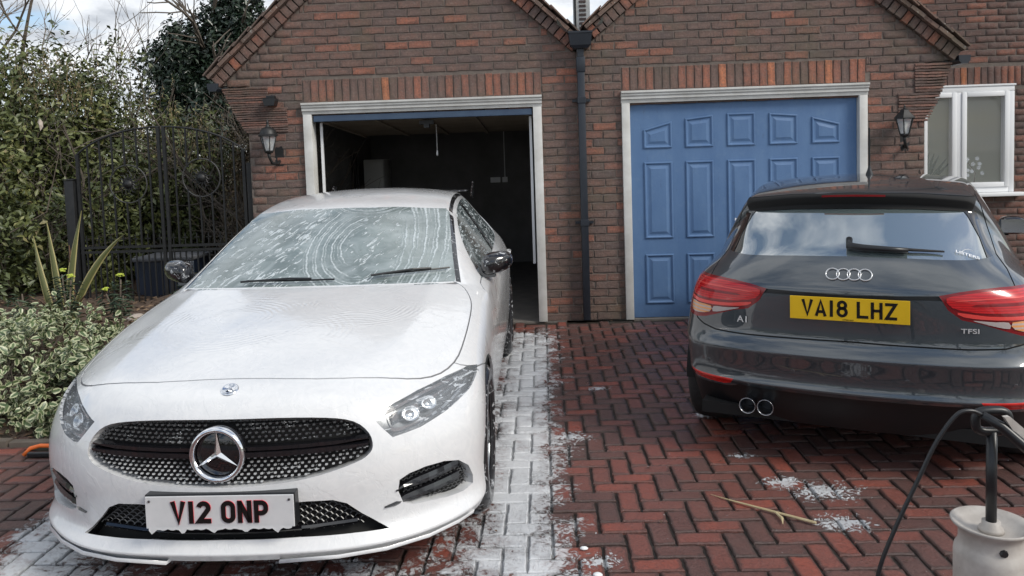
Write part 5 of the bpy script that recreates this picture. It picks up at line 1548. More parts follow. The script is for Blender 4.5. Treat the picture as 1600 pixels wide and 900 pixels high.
# tail lights with their fields
for o in D.extract('tail_light','tail_light',MAT['tail_dark'],dc,mirror='pair',rim=.01):
    sg=1 if sum(v.co.x for v in o.data.vertices)>0 else -1
    TU=lambda x,z: TQ(x,z)[0]*math.cos(TA)+TQ(x,z)[1]*math.sin(TA)
    def field(pts,nm,mt,off,o=o,sg=sg):
        poly=[(TU(p[0],p[-1]),p[-1]) for p in pts]; poly=smooth_poly(poly,2)
        xs=[p[0] for p in poly]; zs=[p[1] for p in poly]; bm=bmesh.new(); nx=24;nz=7; vv={}
        x0,x1,z0,z1=min(xs),max(xs),min(zs),max(zs)
        for i in range(nx+1):
            for j in range(nz+1): vv[i,j]=bm.verts.new((lerp(x0,x1,i/nx),0,lerp(z0,z1,j/nz)))
        for i in range(nx):
            for j in range(nz): bm.faces.new((vv[i,j],vv[i+1,j],vv[i+1,j+1],vv[i,j+1]))
        ly=bm.faces.layers.int.new('t'); cut(bm,poly,'y',lambda c,n:True,1,ly)
        bmesh.ops.delete(bm,geom=[f for f in bm.faces if f[ly]==0],context='FACES')
        for v in bm.verts:
            h=D.at_dir(v.co.x,v.co.z,TA)
            p,n=h; v.co=p+n*off; v.co.x*=sg
        me=bpy.data.meshes.new(nm); bmesh.ops.recalc_face_normals(bm,faces=bm.faces)
        for f in bm.faces: f.smooth=True
        bm.to_mesh(me); bm.free(); me.materials.append(mt)
        return link(bpy.data.objects.new(nm,me),o)
    field([(.405,.876),(.48,.892),(.56,.902),(.64,.907),(.72,.905),(.775,.895),(.79,.86),(.79,.815),(.72,.806),(.62,.806),(.52,.812),(.43,.832)],'red_lens',MAT['tail_red'],.003)
    field([(.45,.812),(.56,.797),(.66,.793),(.74,.795),(.79,.803),(.79,.790),(.74,.779),(.66,.777),(.56,.781),(.475,.792)],'bright_lens',MAT['tail_bright'],.004)
    field([(.665,.768),(.74,.772),(.785,.776),(.785,.728),(.74,.722),(.675,.736)],'indicator_lens',MAT['amber'],.004)
    field([(.51,.777),(.60,.770),(.65,.768),(.655,.740),(.60,.750),(.55,.764)],'reversing_lens',MAT['clear_tail'],.004)
    field([(.455,.866),(.60,.876),(.74,.876),(.74,.870),(.60,.870),(.455,.861)],'light_guide',MAT['tail_bright'],.0055)
    field([(.52,.848),(.62,.851),(.73,.851),(.73,.841),(.62,.841),(.52,.839)],'light_guide',MAT['tail_dark'],.0055)
# four-ring emblem
rg=empty('ring_emblem',(0,0,0)); rg.parent=dc
for k in range(4):
    cx_=(k-1.5)*.0475; p,n=D.at(cx_,.965); tors=[]
    M=Matrix.Translation(p+n*.006)@n.to_track_quat('Z','Y').to_matrix().to_4x4()
    # ellipse corrected so that the ring stands round
    pr=[(.0270,-.004),(.0272,.002),(.0295,.005),(.0318,.002),(.032,-.004)]
    MB().lathe(pr,36,M).build('ring',MAT['badge_silver'],rg,smooth=True)
FX=Matrix(((1,0,0,0),(0,0,-1,0),(0,1,0,0),(0,0,0,1)))  # text plane to the rear face
def on_rear(x,z,off=.003):
    p,n=D.at(x,z); p=p+n*off; zax=n; xax=Vector((0,0,1)).cross(n).normalized(); 
    xax=Vector((1,0,0))-n*n.x; xax.normalize(); yax=n.cross(xax); 
    M=Matrix((xax,yax,n)).transposed().to_4x4(); M.translation=p; return M
text_mesh('A1',.045,'model_lettering',MAT['badge_silver'],dc,on_rear(-.493,.719,.006),.0012,sx=1.15)
text_mesh('TFSI',.030,'model_lettering',MAT['badge_silver'],dc,on_rear(.500,.728,.005),.0012,sx=1.45)
text_mesh('LISTERS',.026,'dealer_sticker',MAT['upvc'],dc,on_rear(.50,1.050,.002),.0003,sx=1.25)
v=[];n_=10
for i in range(n_+1):
    t=i/n_; x=.475+.05*t; z=1.064+.008*math.sin(math.pi*t); M=on_rear(x,z,.002); v+=[M.translation+Vector((0,0,.0012)),M.translation-Vector((0,0,.0012))]
mk('sticker_arc',v,[[2*i,2*i+1,2*i+3,2*i+2] for i in range(n_)],MAT['upvc'],dc)
# number plate
np2=empty('number_plate'); np2.parent=dc
yp=min(D.at(0,.86)[0].y,D.at(.25,.75)[0].y,D.at(0,.75)[0].y)-.012
bmx=MB(); bmx.box((-.26,yp,.7515),(.26,yp+.004,.8625),.0015); bmx.build('plate',MAT['plate_yellow'],np2)
MB().box((-.255,yp+.0045,.756),(.255,yp+.05,.858)).build('plate_backing',MAT['black_plastic'],np2)
plate_text('VA18 LHZ',np2,MAT['letter_black'],MAT['letter_black'],yp-.0002,.809,Matrix.Identity(4),.0008,.014,.0600)
text_mesh('LISTERS AUDI',.008,'plate_small_print',MAT['letter_black'],np2,Matrix.Translation((.0,yp-.001,.758))@Matrix.Rotation(math.pi/2,4,'X'),.0002)
# wiper
wp=empty('rear_wiper'); wp.parent=dc
p0,n0=D.at(.01,1.085); 
pts=[D.at(x,z)[0]+D.at(x,z)[1]*.022 for x,z in ((-.005,1.105),(-.003,1.075),(.06,1.068),(.16,1.064),(.25,1.060))]
MB().tube(pts,[.016,.020,.017,.014,.012],8).build('wiper_arm',MAT['black_plastic'],wp,smooth=True)
pts=[D.at(x,z)[0]+D.at(x,z)[1]*.012 for x,z in ((.04,1.078),(.15,1.074),(.27,1.068),(.40,1.060))]
MB().tube(pts,[.006,.009,.008,.005],6).build('wiper_blade',MAT['rubber'],wp)
# aerial, exhausts, mirrors, sensors
p,n=D.top(.045,1.25)
ae=empty('roof_aerial',tuple(p)); ae.parent=dc
MB().lathe([(.022,-.005),(.020,.008),(.012,.03),(.006,.055),(.004,.10)],12).build('aerial_base',MAT['black_plastic'],ae,smooth=True)
MB().tube([(0,0,.05),(.0,-.01,.20),(0,-.02,.285)],[.006,.005,.005],6).build('aerial_mast',MAT['black_plastic'],ae)
for x in (-.470,-.383):
    M=Matrix.Translation((x,.02,.288))@Matrix.Rotation(math.pi/2,4,'X')
    MB().lathe([(.030,-.14),(.036,-.02),(.040,.016),(.0405,.020),(.037,.018),(.034,-.01),(.030,-.14),(0,-.135)],28,M).build('exhaust_tip',MAT['chrome_dark'],dc,smooth=True)
for s in (1,-1):
    me=empty('door_mirror'); me.parent=dc
    v=[];f=[];nu,nv=16,10; sq=lambda q,e:math.copysign(abs(q)**e,q)
    for j in range(nv+1):
        ph=-math.pi/2+math.pi*j/nv
        for i in range(nu):
            th=2*math.pi*i/nu; X_=math.cos(ph)*math.cos(th);Y_=math.cos(ph)*math.sin(th);Z_=math.sin(ph)
            v.append((s*(.90+sq(X_,.7)*.085),2.42+sq(Y_,.8)*.075,1.0+sq(Z_,.8)*.065))
    for j in range(nv):
        for i in range(nu): f.append([j*nu+i,j*nu+(i+1)%nu,(j+1)*nu+(i+1)%nu,(j+1)*nu+i])
    mk('mirror_shell',v,f,MAT['gloss_black'],me,smooth=True)
    mk('mirror_glass',[(s*.83,2.340,.955),(s*.97,2.340,.955),(s*.97,2.340,1.045),(s*.83,2.340,1.045)],[[0,1,2,3]],MAT['chrome'],me)
    MB().prism([(2.40,.93),(2.50,.93),(2.47,.97),(2.42,.97)],'x',s*.78,s*.88).build('mirror_arm',MAT['gloss_black'],me)
for x in (-.68,-.25,.25,.68):
    p,n=D.at(x,.485); M=Matrix.Translation(p+n*.0008)@n.to_track_quat('Z','Y').to_matrix().to_4x4()
    MB().lathe([(0,.0),(.009,.0),(.0105,-.001)],16,M).build('parking_sensor',MAT['dark_paint'],dc)
MB().box((-.72,.10,.20),(.72,3.7,.26)).build('floorpan',MAT['dark'],dc)
for yc_ in (.67,3.14):
    for s in (1,-1):
        v=[];f=[]
        for i in range(19):
            a=math.pi*i/18
            for X_ in (.56,.860): v.append((s*X_,yc_+.338*math.cos(a),.31+.338*math.sin(a)))
        for i in range(18): f.append([2*i,2*i+1,2*i+3,2*i+2])
        mk('wheel_well',v,f,MAT['dark'],dc); wheel(dc,s*.762,yc_,s,.31,.215,5)
# ================================================================ PLANTS AND SMALL THINGS
def leaf_cloud(name,C_,Nn,size,mat,parent=None,wide=.42,kind6=False,tint=None,droop=0.,rng=None,jit=.9):
    """many small folded leaves as one mesh; C_ centres, Nn preferred normals"""
    rng=rng or RNG; n=len(C_); C_=np.asarray(C_,float); Nn=np.asarray(Nn,float)
    Z=Nn+rng.normal(0,jit,(n,3)); Z/=np.linalg.norm(Z,axis=1,keepdims=True)
    A_=rng.normal(0,1,(n,3)); A_[:,2]-=droop; A_-=Z*np.sum(A_*Z,1,keepdims=True); A_/=np.linalg.norm(A_,axis=1,keepdims=True)
    B_=np.cross(Z,A_); s=size*rng.uniform(.6,1.25,(n,1)); w_=s*wide
    if kind6:
        prof=[(0,0,0,0),(.35,0,-.04,0),(.72,0,-.03,0),(1,0,.03,.9),(.30,.5,.07,1),(.70,.42,.06,1),(.30,-.5,.07,1),(.70,-.42,.06,1)]
        faces=[[0,1,4],[1,2,5,4],[2,3,5],[0,6,1],[1,6,7,2],[2,7,3]]
    else:
        prof=[(0,0,0,0),(.5,.5,.10,1),(1,0,0,0),(.5,-.5,.10,1)]
        faces=[[0,1,2],[0,2,3]]
    k=len(prof); V=np.zeros((n,k,3)); E_=np.zeros((n,k))
    for i,(a,b,c,e) in enumerate(prof):
        V[:,i]=C_+A_*s*(a-.5)+B_*w_*b*2*.5*2*.5+Z*s*c; E_[:,i]=e
    base=np.arange(n)*k; F=[]
    me=bpy.data.meshes.new(name)
    loops=[];starts=[];tot=[];ns=0
    fl=sum(len(q) for q in faces)
    L0=np.concatenate([np.array(q) for q in faces]); loops=(base[:,None]+L0[None]).ravel()
    ln=np.array([len(q) for q in faces]); st=np.concatenate([[0],np.cumsum(ln)[:-1]])
    starts=(np.arange(n)[:,None]*fl+st[None]).ravel()
    me.vertices.add(n*k); me.vertices.foreach_set('co',V.reshape(-1)); me.loops.add(len(loops)); me.loops.foreach_set('vertex_index',loops.astype(np.int32))
    me.polygons.add(len(starts)); me.polygons.foreach_set('loop_start',starts.astype(np.int32)); 
    me.update(calc_edges=True)
    t=rng.uniform(0,1,n) if tint is None else tint
    a=me.attributes.new('tint','FLOAT','POINT'); a.data.foreach_set('value',np.repeat(t,k).astype(np.float32))
    a=me.attributes.new('edge','FLOAT','POINT'); a.data.foreach_set('value',E_.ravel().astype(np.float32))
    me.materials.append(MAT[mat]); return link(bpy.data.objects.new(name,me),parent)
def blob_points(blobs,n,rng=None,shell=.62,lump=.22,zmin=None):
    """clumped points through ellipsoid volumes, thicker near the outside"""
    rng=rng or RNG; vol=np.array([b[3]*b[4]*b[5] for b in blobs])**.67; vol/=vol.sum(); P=[];Q=[];T=[]
    for b,w_ in zip(blobs,vol):
        m_=int(n*w_); 
        nc=max(12,m_//45)
        d=rng.normal(0,1,(nc,3)); d/=np.linalg.norm(d,axis=1,keepdims=True)
        rad=rng.uniform(shell,1.0,(nc,1))*(1+rng.normal(0,lump*.5,(nc,1)))
        idx=rng.integers(0,nc,m_); dd=d[idx]; cr=rng.uniform(.06,.16,(nc,))[idx][:,None]
        loc_=rng.normal(0,1,(m_,3))*cr
        p=dd*rad[idx]+loc_; 
        pts=np.array(b[:3])+p*np.array(b[3:6]); nn=dd*.8+np.array([0,0,.5])+loc_*3
        tt=np.clip(rng.uniform(0,1,nc)[idx]*.6+rng.uniform(0,.4,m_),0,1)
        P.append(pts);Q.append(nn);T.append(tt)
    P=np.vstack(P);Q=np.vstack(Q);T=np.concatenate(T)
    if zmin is not None: k=P[:,2]>zmin; P,Q,T=P[k],Q[k],T[k]
    return P,Q,T
def branches(mb,p,d,l,r,depth,rnd,spread=.5,up=.1,n=3,segs=3):
    pts=[p];q=p.copy();dd=d.copy()
    for i in range(segs):
        dd=(dd+Vector((rnd.gauss(0,.12),rnd.gauss(0,.12),rnd.gauss(0,.10)+up*.3))).normalized(); q=q+dd*l/segs; pts.append(q.copy())
    mb.tube(pts,[r*(1-.35*i/segs) for i in range(segs+1)],5 if r>.012 else 4,cap=False)
    if depth<=0: return
    for k in range(n):
        t=rnd.randint(1,segs); s=Vector((rnd.gauss(0,1),rnd.gauss(0,1),rnd.gauss(0,.6)))
        nd=(dd+s*spread).normalized(); branches(mb,pts[t],nd,l*rnd.uniform(.55,.8),r*.55,depth-1,rnd,spread,up,n,segs)
# --- planting bed
def hgt(x,y):
    t=min(1,max(0,(y+3.05)/2.2)); u=min(1,max(0,(-2.55-x)/.8))
    return -.02+.34*(t*t*(3-2*t))*(u*u*(3-2*u))+.03*math.sin(x*5+y*3)*t*u+.02*math.sin(x*13-y*9)*t*u
v=[];f=[];nx,ny=70,50
for j in range(ny+1):
    for i in range(nx+1):
        x=-9.5+(7.)*i/nx; y=-3.06+5.6*j/ny; v.append((x,y,hgt(x,y)+RNG.uniform(-.008,.008)))
for j in range(ny):
    for i in range(nx): a=j*(nx+1)+i; f.append([a,a+1,a+nx+2,a+nx+1])
o=mk('soil_bed',v,f,MAT['soil'],smooth=True); o['kind']='structure'
o=mk('side_path',[(-4.6,.0,.045),(-2.81,.0,.045),(-2.81,7,.045),(-4.6,7,.045)],[[0,1,2,3]],MAT['concrete']); o['kind']='structure'
ke=empty('bed_edging'); ke['kind']='structure'
r=random.Random(12)
for i in range(14): 
    MB().box((-6.6+i*.29,-3.12,-.03),(-6.6+i*.29+.28,-3.06,.035+r.uniform(-.008,.008)),.006).build('edging_block',MAT['bark'],ke,auto=40)
# dead leaves on the bed
n=5200; X_=RNG.uniform(-7,-2.5,n);Y_=RNG.uniform(-3.,1.6,n); Zc=np.array([hgt(a,b)+.012 for a,b in zip(X_,Y_)])
o=leaf_cloud('leaf_litter',np.c_[X_,Y_,Zc],np.tile([0,0,1.6],(n,1)),.055,'leaf_litter',jit=.5); tag(o,'brown dead leaves littering the soil bed beside the gate','leaf litter',kind='stuff')
n=260; X_=RNG.uniform(-1.2,4.5,n);Y_=np.where(RNG.uniform(0,1,n)<.5,RNG.uniform(-.35,-.03,n),RNG.uniform(-6,-.3,n))
o=leaf_cloud('scattered_leaf_bits',np.c_[X_,Y_,np.full(n,.006)],np.tile([0,0,3.],(n,1)),.024,'leaf_litter',jit=.3); tag(o,'small pale leaf scraps scattered over the red paving','leaf debris',kind='stuff')
# --- variegated low hedge
P,Q,T=blob_points([(-3.62,-2.25,.16,.80,.70,.46),(-4.7,-2.2,.2,.9,.75,.50),(-3.1,-2.45,.05,.42,.5,.34)],17000,shell=.80,lump=.16,zmin=-.01)
k=P[:,0]<-2.60; P,Q,T=P[k],Q[k],T[k]
e=empty('low_hedge',(-3.8,-2.3,0),0,'low variegated hedge of cream-edged leaves left of the white car','hedge')
o=leaf_cloud('foliage',P-np.array([-3.8,-2.3,0]),Q,.050,'leaf_euonymus',e,wide=.62,kind6=True,tint=T)
mb=MB(); rd=random.Random(3)
for i in range(60):
    x=rd.uniform(-.9,.8);y=rd.uniform(-.5,.5); branches(mb,Vector((x*.5,y*.5,-.02)),Vector((x*.6,y*.6,1)).normalized(),.34,.006,1,rd,.6,0,3)
mb.build('stems',MAT['bark'],e)
# --- strap-leaved plant
ph=empty('strap_leaf_plant',(-3.85,-1.4,.30),0,'spiky strap-leaved plant with cream-striped blades standing in the bed','plant')
def strap(p0,p1,bend,w_,mat,lab=None):
    p0=Vector(p0);p1=Vector(p1);n=9;v=[];ed=[];f=[]; d=(p1-p0).normalized(); side=Vector((1,.15,0)); side=(side-d*side.dot(d)).normalized(); nr=d.cross(side)
    for i in range(n+1):
        t=i/n; c=p0.lerp(p1,t)+Vector(bend)*4*t*(1-t); ww=w_*(.55+.45*math.sin(math.pi*min(1,t*1.15+.1)))*(1 if t<.75 else max(.03,(1-t)/.25)**.8)
        for s,e_,dz in ((-1,1,.010),(-.45,0,.002),(0,0,-.002),(.45,0,.002),(1,1,.010)): v.append(c+side*s*ww/2+nr*dz); ed.append(e_)
    for i in range(n):
        for k in range(4): a=i*5+k; f.append([a,a+1,a+6,a+5])
    o=mk('leaf',v,f,MAT[mat],ph,smooth=True,attrs={'edge':ed}); 
    if lab: o['label']=lab
strap((-.05,0,0),(-.22,.02,.78),(-.02,0,0),.055,'phormium'); strap((0,0,0),(-.09,.0,.90),(.0,0,.0),.058,'phormium')
strap((.03,0,0),(.20,0,.97),(-.03,0,0),.060,'phormium'); strap((.06,0,.10),(.55,-.02,.78),(-.03,0,.06),.058,'phormium','tawny leaf leaning far to the right')
strap((.02,.02,0),(.08,.0,.70),(.02,0,0),.055,'phormium_brown','dull brown upright leaf'); strap((0,.02,0),(-.02,.1,.45),(.02,0,0),.05,'phormium_brown')
for i in range(16):
    a=random.Random(i).uniform(-1,1); strap((.0,-.02,0),(a*.28,-.08,.22+.12*abs(a)),(0,0,.03),.02,'phormium_brown')
# --- spurge plants
def spurge(x,y,z,h,seed,lab,heads):
    e=empty('spurge_plant',(x,y,z),0,lab,'plant','spurge plants in the bed'); rd=random.Random(seed); rg=np.random.default_rng(seed)
    C_=[];Nn=[]
    for k,(dx,dh,fl_) in enumerate(heads):
        top=Vector((dx,rd.uniform(-.05,.05),h*dh)); MB().tube([(0,0,-.05),(top.x*.5,top.y*.5,top.z*.55),tuple(top)],.006,5).build('stem',MAT['leaf_euphorbia'] if False else MAT['twig'],e)
        for i in range(70):
            t=rd.uniform(.35,1); a=rd.uniform(0,6.28); rr2=.05+.03*rd.random()
            C_.append((top.x*t+rr2*math.cos(a),top.y*t+rr2*math.sin(a),top.z*t-.01)); Nn.append((.2*math.cos(a),.2*math.sin(a),1.2))
        if fl_:
            mb=MB()
            for i in range(16):
                a=rd.uniform(0,6.28); q=rd.uniform(0,.028)
                M=Matrix.Translation(top+Vector((q*math.cos(a),q*math.sin(a),.02+rd.uniform(0,.022))))
                mb.lathe([(0,.0),(.011,.004),(.009,.010),(0,.012)],6,M)
            mb.build('flower_head',MAT['lime'],e)
    # radial narrow leaves
    C_=np.array(C_); o=leaf_cloud('foliage',C_,np.array(Nn),.085,'leaf_euphorbia',e,wide=.14,rng=rg,jit=.3)
spurge(-3.72,-1.55,.33,.46,1,'spurge with two lime flower heads right in front of the striped strap leaves',[(0,1,True),(.07,.9,True),(-.09,.8,False)])
spurge(-3.42,-1.35,.30,.40,2,'spurge with one lime head between the strap leaves and the dark bin',[(0,1,True),(.06,.7,False),(-.08,.75,True)])
spurge(-3.95,-1.7,.33,.34,3,'grey-green spurge without flowers at the left of the strap leaves',[(0,1,False),(-.08,.9,False)])
spurge(-3.12,-.75,.24,.36,4,'small spurge growing in front of the dark bin next to the white car',[(0,1,True),(.07,.8,False),(-.07,.8,False)])
# --- iron gate
MAT['ring_iron']=simple('worn iron ring',(.03,.03,.03),(.06,.058,.055),20,.4)
gt=[]
YG=.05
def gate_leaf(x0,x1,za,zb,label,cx_,cz_):
    e=empty('iron_gate_leaf',(x0,YG,0),0,label,'gate','leaves of the arched iron gate')
    I=MAT['black_iron']; X=lambda x:x-x0
    def ztop(x):
        # arch across both leaves
        c=-3.715; hw=.92; t=(x-c)/hw; return 1.50+.495*math.sqrt(max(0,1-min(1,t*t)*.93)) - (.0)
    n=14; MB().tube([(X(x0+(x1-x0)*i/n),0,ztop(x0+(x1-x0)*i/n)) for i in range(n+1)],.010,6,cap=True).build('arch_rail',I,e)
    for x in (x0+.02,x1-.02): MB().box((X(x)-.014,-.014,.05),(X(x)+.014,.014,ztop(x))).build('stile',I,e)
    for z in (.10,.785,.83): MB().box((X(x0),-.012,z-.012),(X(x1),.012,z+.012)).build('rail',I,e)
    nb=6
    for i in range(1,nb+1):
        x=x0+(x1-x0)*i/(nb+1); zt=ztop(x); d=abs(x-cx_)
        if d<.17:
            h=math.sqrt(.175**2-d*d)
            MB().box((X(x)-.007,-.007,.84),(X(x)+.007,.007,cz_-h)).build('bar',I,e); MB().box((X(x)-.007,-.007,cz_+h),(X(x)+.007,.007,zt)).build('bar',I,e)
        else: MB().box((X(x)-.007,-.007,.84),(X(x)+.007,.007,zt)).build('bar',I,e)
    for i in range(1,2*nb+2):
        x=x0+(x1-x0)*i/(2*nb+2); MB().box((X(x)-.006,-.006,.11),(X(x)+.006,.006,.775)).build('dog_bar',I,e)
        if i%2: MB().box((X(x)-.004,-.004,.84),(X(x)+.004,.004,.95)).box((X(x)-.025,-.004,.905),(X(x)+.025,.004,.913)).build('cross_finial',I,e)
    s=empty('sun_motif',(X(cx_),0,cz_)); s.parent=e
    MB().tube([(.185*math.cos(a),0,.185*math.sin(a)) for a in [2*math.pi*k/40 for k in range(41)]],.007,6,cap=False).build('sun_ring',MAT['ring_iron'],s)
    MB().lathe([(0,-.03),(.03,-.022),(.05,0),(.03,.022),(0,.03)],16,Matrix.Rotation(math.pi/2,4,'X')).build('sun_disc',MAT['black_iron'],s,smooth=True)
    for k in range(14):
        a=2*math.pi*k/14; L_=.125 if k%2 else .105; w1=.02
        pts=[(math.cos(a)*q-math.sin(a)*w1*math.sin(q*60),0,math.sin(a)*q+math.cos(a)*w1*math.sin(q*60)) for q in [.045,.065,.085,L_]]
        MB().tube(pts,[.008,.007,.005,.002],5).build('sun_ray',I,s)
    return e
gate_leaf(-4.56,-3.70,0,0,'left leaf of the arched iron gate, hinged on the black post',-4.045,1.447)
gate_leaf(-3.685,-2.87,0,0,'right leaf of the arched iron gate, next to the brick garage',-3.315,1.487)
gp=empty('gate_post',(-4.62,YG,0),0,'square black post at the left end of the iron gate','post'); MB().box((-.045,-.045,0),(.045,.045,1.50),.004).build('post',MAT['black_iron'],gp,auto=40); MB().box((-.052,-.052,1.501),(.052,.052,1.515),.003).build('post_cap',MAT['black_iron'],gp)
tag(MB().box((-2.86,YG-.02,.0),(-2.812,YG+.02,1.62)).build('hinge_post',MAT['black_iron']),'thin black hinge post fixed to the garage corner','post')
# bin behind the gate
bn=empty('storage_bin',(-3.83,.42,0),0,'dark navy lidded bin standing behind the iron gate','bin')
MAT['navy']=simple('navy plastic',(.012,.020,.040),(.018,.028,.052),6,.4)
MB().prism([(-.26,.05),(.26,.05),(.29,.66),(-.29,.66)],'y',-.22,.24).build('bin_body',MAT['navy'],bn); MAT['lid']=simple('dusty grey lid',(.16,.165,.18),(.08,.085,.095),9,.6)
MB().box((-.31,-.26,.662),(.31,.27,.700),.012).build('bin_lid',MAT['lid'],bn,auto=40)
# --- shrubs
rg=np.random.default_rng(3)
def shrub(name,loc_,blobs,n,size,mat,label,cat,stems=14,wide=.42,shell=.6,group=None,stemh=1.5,lump=.25,twigs=0):
    e=empty(name,loc_,0,label,cat,group); P,Q,T=blob_points(blobs,n,rg,shell,lump,zmin=.05)
    leaf_cloud('crown',P-np.array(loc_),Q,size,mat,e,wide=wide,tint=T,rng=rg)
    mb=MB(); rd=random.Random(len(label))
    for i in range(stems):
        b=blobs[i%len(blobs)]; base=Vector((b[0]+rd.uniform(-.4,.4)*b[3],b[1]+rd.uniform(-.4,.4)*b[4],0))-Vector(loc_)
        branches(mb,base,Vector((rd.uniform(-.3,.3),rd.uniform(-.3,.3),1)).normalized(),stemh*rd.uniform(.6,1),.022,3,rd,.55,.15,3)
    mb.build('trunk',MAT['bark'],e); return e
shrub('laurel_shrub',(-6.2,1.1,0),[(-6.5,1.2,1.6,1.35,.9,1.55),(-5.6,1.4,1.9,.85,.8,1.15),(-6.2,.5,.9,1.3,.8,1.0),(-7.6,1.,1.7,1.2,.9,1.7)],42000,.085,'leaf_laurel','tall glossy green laurel filling the left edge behind the bed','shrub',22,lump=.35)
shrub('laurel_shrub',(-4.9,1.5,0),[(-4.95,1.5,1.35,.75,.7,1.30),(-5.1,.75,.8,.6,.55,.9),(-4.3,1.9,1.3,.6,.6,1.0)],24000,.078,'leaf_laurel','laurel behind the left gate leaf and post, shorter than the one at the edge','shrub',16,lump=.35)
shrub('mixed_shrub',(-3.9,2.3,0),[(-4.2,2.2,1.0,.8,.5,1.1),(-3.4,2.5,1.0,.6,.5,1.15)],9000,.06,'leaf_brown','straggly brown and green shrub seen through the middle of the gate','shrub',26,stemh=1.4,shell=.3)
shrub('beech_shrub',(-3.15,1.0,0),[(-3.15,1.0,1.45,.34,.30,.62),(-3.3,1.2,.9,.4,.35,.8)],6000,.042,'leaf_brown','russet brown bush between the gate and the garage corner','shrub',20,stemh=1.1,shell=.4)
shrub('dark_hedge',(-5.5,4.2,0),[(-7.5,4.4,1.2,1.5,.7,1.6),(-5.4,4.2,1.1,1.4,.7,1.45),(-3.6,4.2,1.05,1.1,.7,1.3)],16000,.09,'leaf_holly','dark evergreen hedge far back across the garden behind the gate','hedge',18,shell=.3)
# holly tree
def tree(name,loc_,trunk_h,blobs,n,size,mat,label,wide=.45,rad=.12,shell=.5):
    e=empty(name,loc_,0,label,'tree'); P,Q,T=blob_points(blobs,n,rg,shell,.3)
    leaf_cloud('crown',P-np.array(loc_),Q,size,mat,e,wide=wide,tint=T,rng=rg)
    mb=MB(); rd=random.Random(5); mb.tube([(0,0,-.1),(.05,0,trunk_h*.5),(0,.05,trunk_h)],[rad,rad*.8,rad*.6],10)
    for i in range(9): branches(mb,Vector((0,0,trunk_h*(.4+.07*i))),Vector((rd.gauss(0,1),rd.gauss(0,1),.8)).normalized(),1.3,.045,2,rd,.5,.1,3)
    mb.build('trunk',MAT['bark'],e); return e
tree('holly_tree',(-6.2,7,0),4.0,[(-6.65,7,3.35,.62,.7,.85),(-6.0,7.2,3.5,.75,.7,1.0),(-5.55,7,4.1,.50,.6,1.0),(-6.1,7,2.6,.8,.7,.7),(-5.5,6.9,2.9,.55,.6,.8),(-6.75,7.1,2.75,.5,.5,.5)],42000,.11,'leaf_holly','dense dark evergreen tree rising behind the garage eave')
# bare twiggy trees
def bare(name,loc_,h,seed,label,r0=.06,depth=5,n=3,lean=(0,0),group=None,spread=.42):
    e=empty(name,loc_,0,label,'tree',group); mb=MB(); rd=random.Random(seed)
    mb.tube([(0,0,-.1),(lean[0]*.3,lean[1]*.3,h*.35)],[r0,r0*.8],7)
    for k in range(4): branches(mb,Vector((lean[0]*.3*(.4+.2*k),lean[1]*.3,h*.35*(.5+.16*k))),Vector((lean[0]*.3+rd.gauss(0,.35),rd.gauss(0,.35),1)).normalized(),h*.34,r0*.55,depth-1,rd,spread,.12,n)
    mb.build('trunk',MAT['twig'],e); return e
bare('bare_tree',(-10.2,6.8,0),6.6,4,'leafless tree with a haze of fine twigs above the laurel at the left edge',.09,5,3,group=None)
bare('bare_tree',(-8.3,7.5,0),5.6,9,'slimmer leafless tree between the laurel and the evergreen tree',.035,4,3,spread=.22)
sp_=bare('bare_sapling',(-6.55,5.2,0),3.7,14,'thin leafless sapling with upright twigs left of the evergreen tree',.016,2,3,spread=.14)
# hanging seed tassels over the laurel
P=[];Nn=[]
for i in range(150):
    x=rg.normal(-5.3,.28);y=rg.uniform(.75,1.1);z=rg.normal(2.55,.28); 
    for k in range(7): P.append((x+rg.normal(0,.008),y,z-k*.022)); Nn.append((0,-1,0))
for i in range(90):
    x=rg.normal(-4.2,.35);y=rg.uniform(1.1,1.5);z=rg.normal(1.95,.25)
    for k in range(7): P.append((x+rg.normal(0,.008),y,z-k*.022)); Nn.append((0,-1,0))
o=leaf_cloud('hazel_catkins',np.array(P),np.array(Nn),.035,'leaf_catkin',wide=.3,droop=4,rng=rg,jit=.3); tag(o,'pale brown hanging catkins along the top of the laurel','catkins',kind='stuff')
o=mk('hanging_leaf',[(0,0,0),(.022,.01,-.035),(.030,.0,-.085),(.004,-.01,-.125),(-.016,.01,-.09),(-.026,.0,-.035),(.003,-.02,-.06)],[[0,1,6],[1,2,6],[2,3,6],[3,4,6],[4,5,6],[5,0,6]],MAT['pale'],loc=(-5.02,.25,2.13)); tag(o,'single pale dead leaf caught on the laurel','dead leaf')
for (a,b,c,l) in (((-5.3,.1,1.0),(-4.85,.0,1.2),(-4.62,-.1,1.78),'pale bare twig rising diagonally across the dark laurel'),((-5.0,-1.2,.9),(-4.6,-1.3,1.3),(-4.3,-1.3,1.62),'thin bare branch curving over the low hedge at the left edge')):
    tag(MB().tube([a,b,c],[.008,.006,.003],6).build('bare_branch',MAT['twig']),l,'branch')
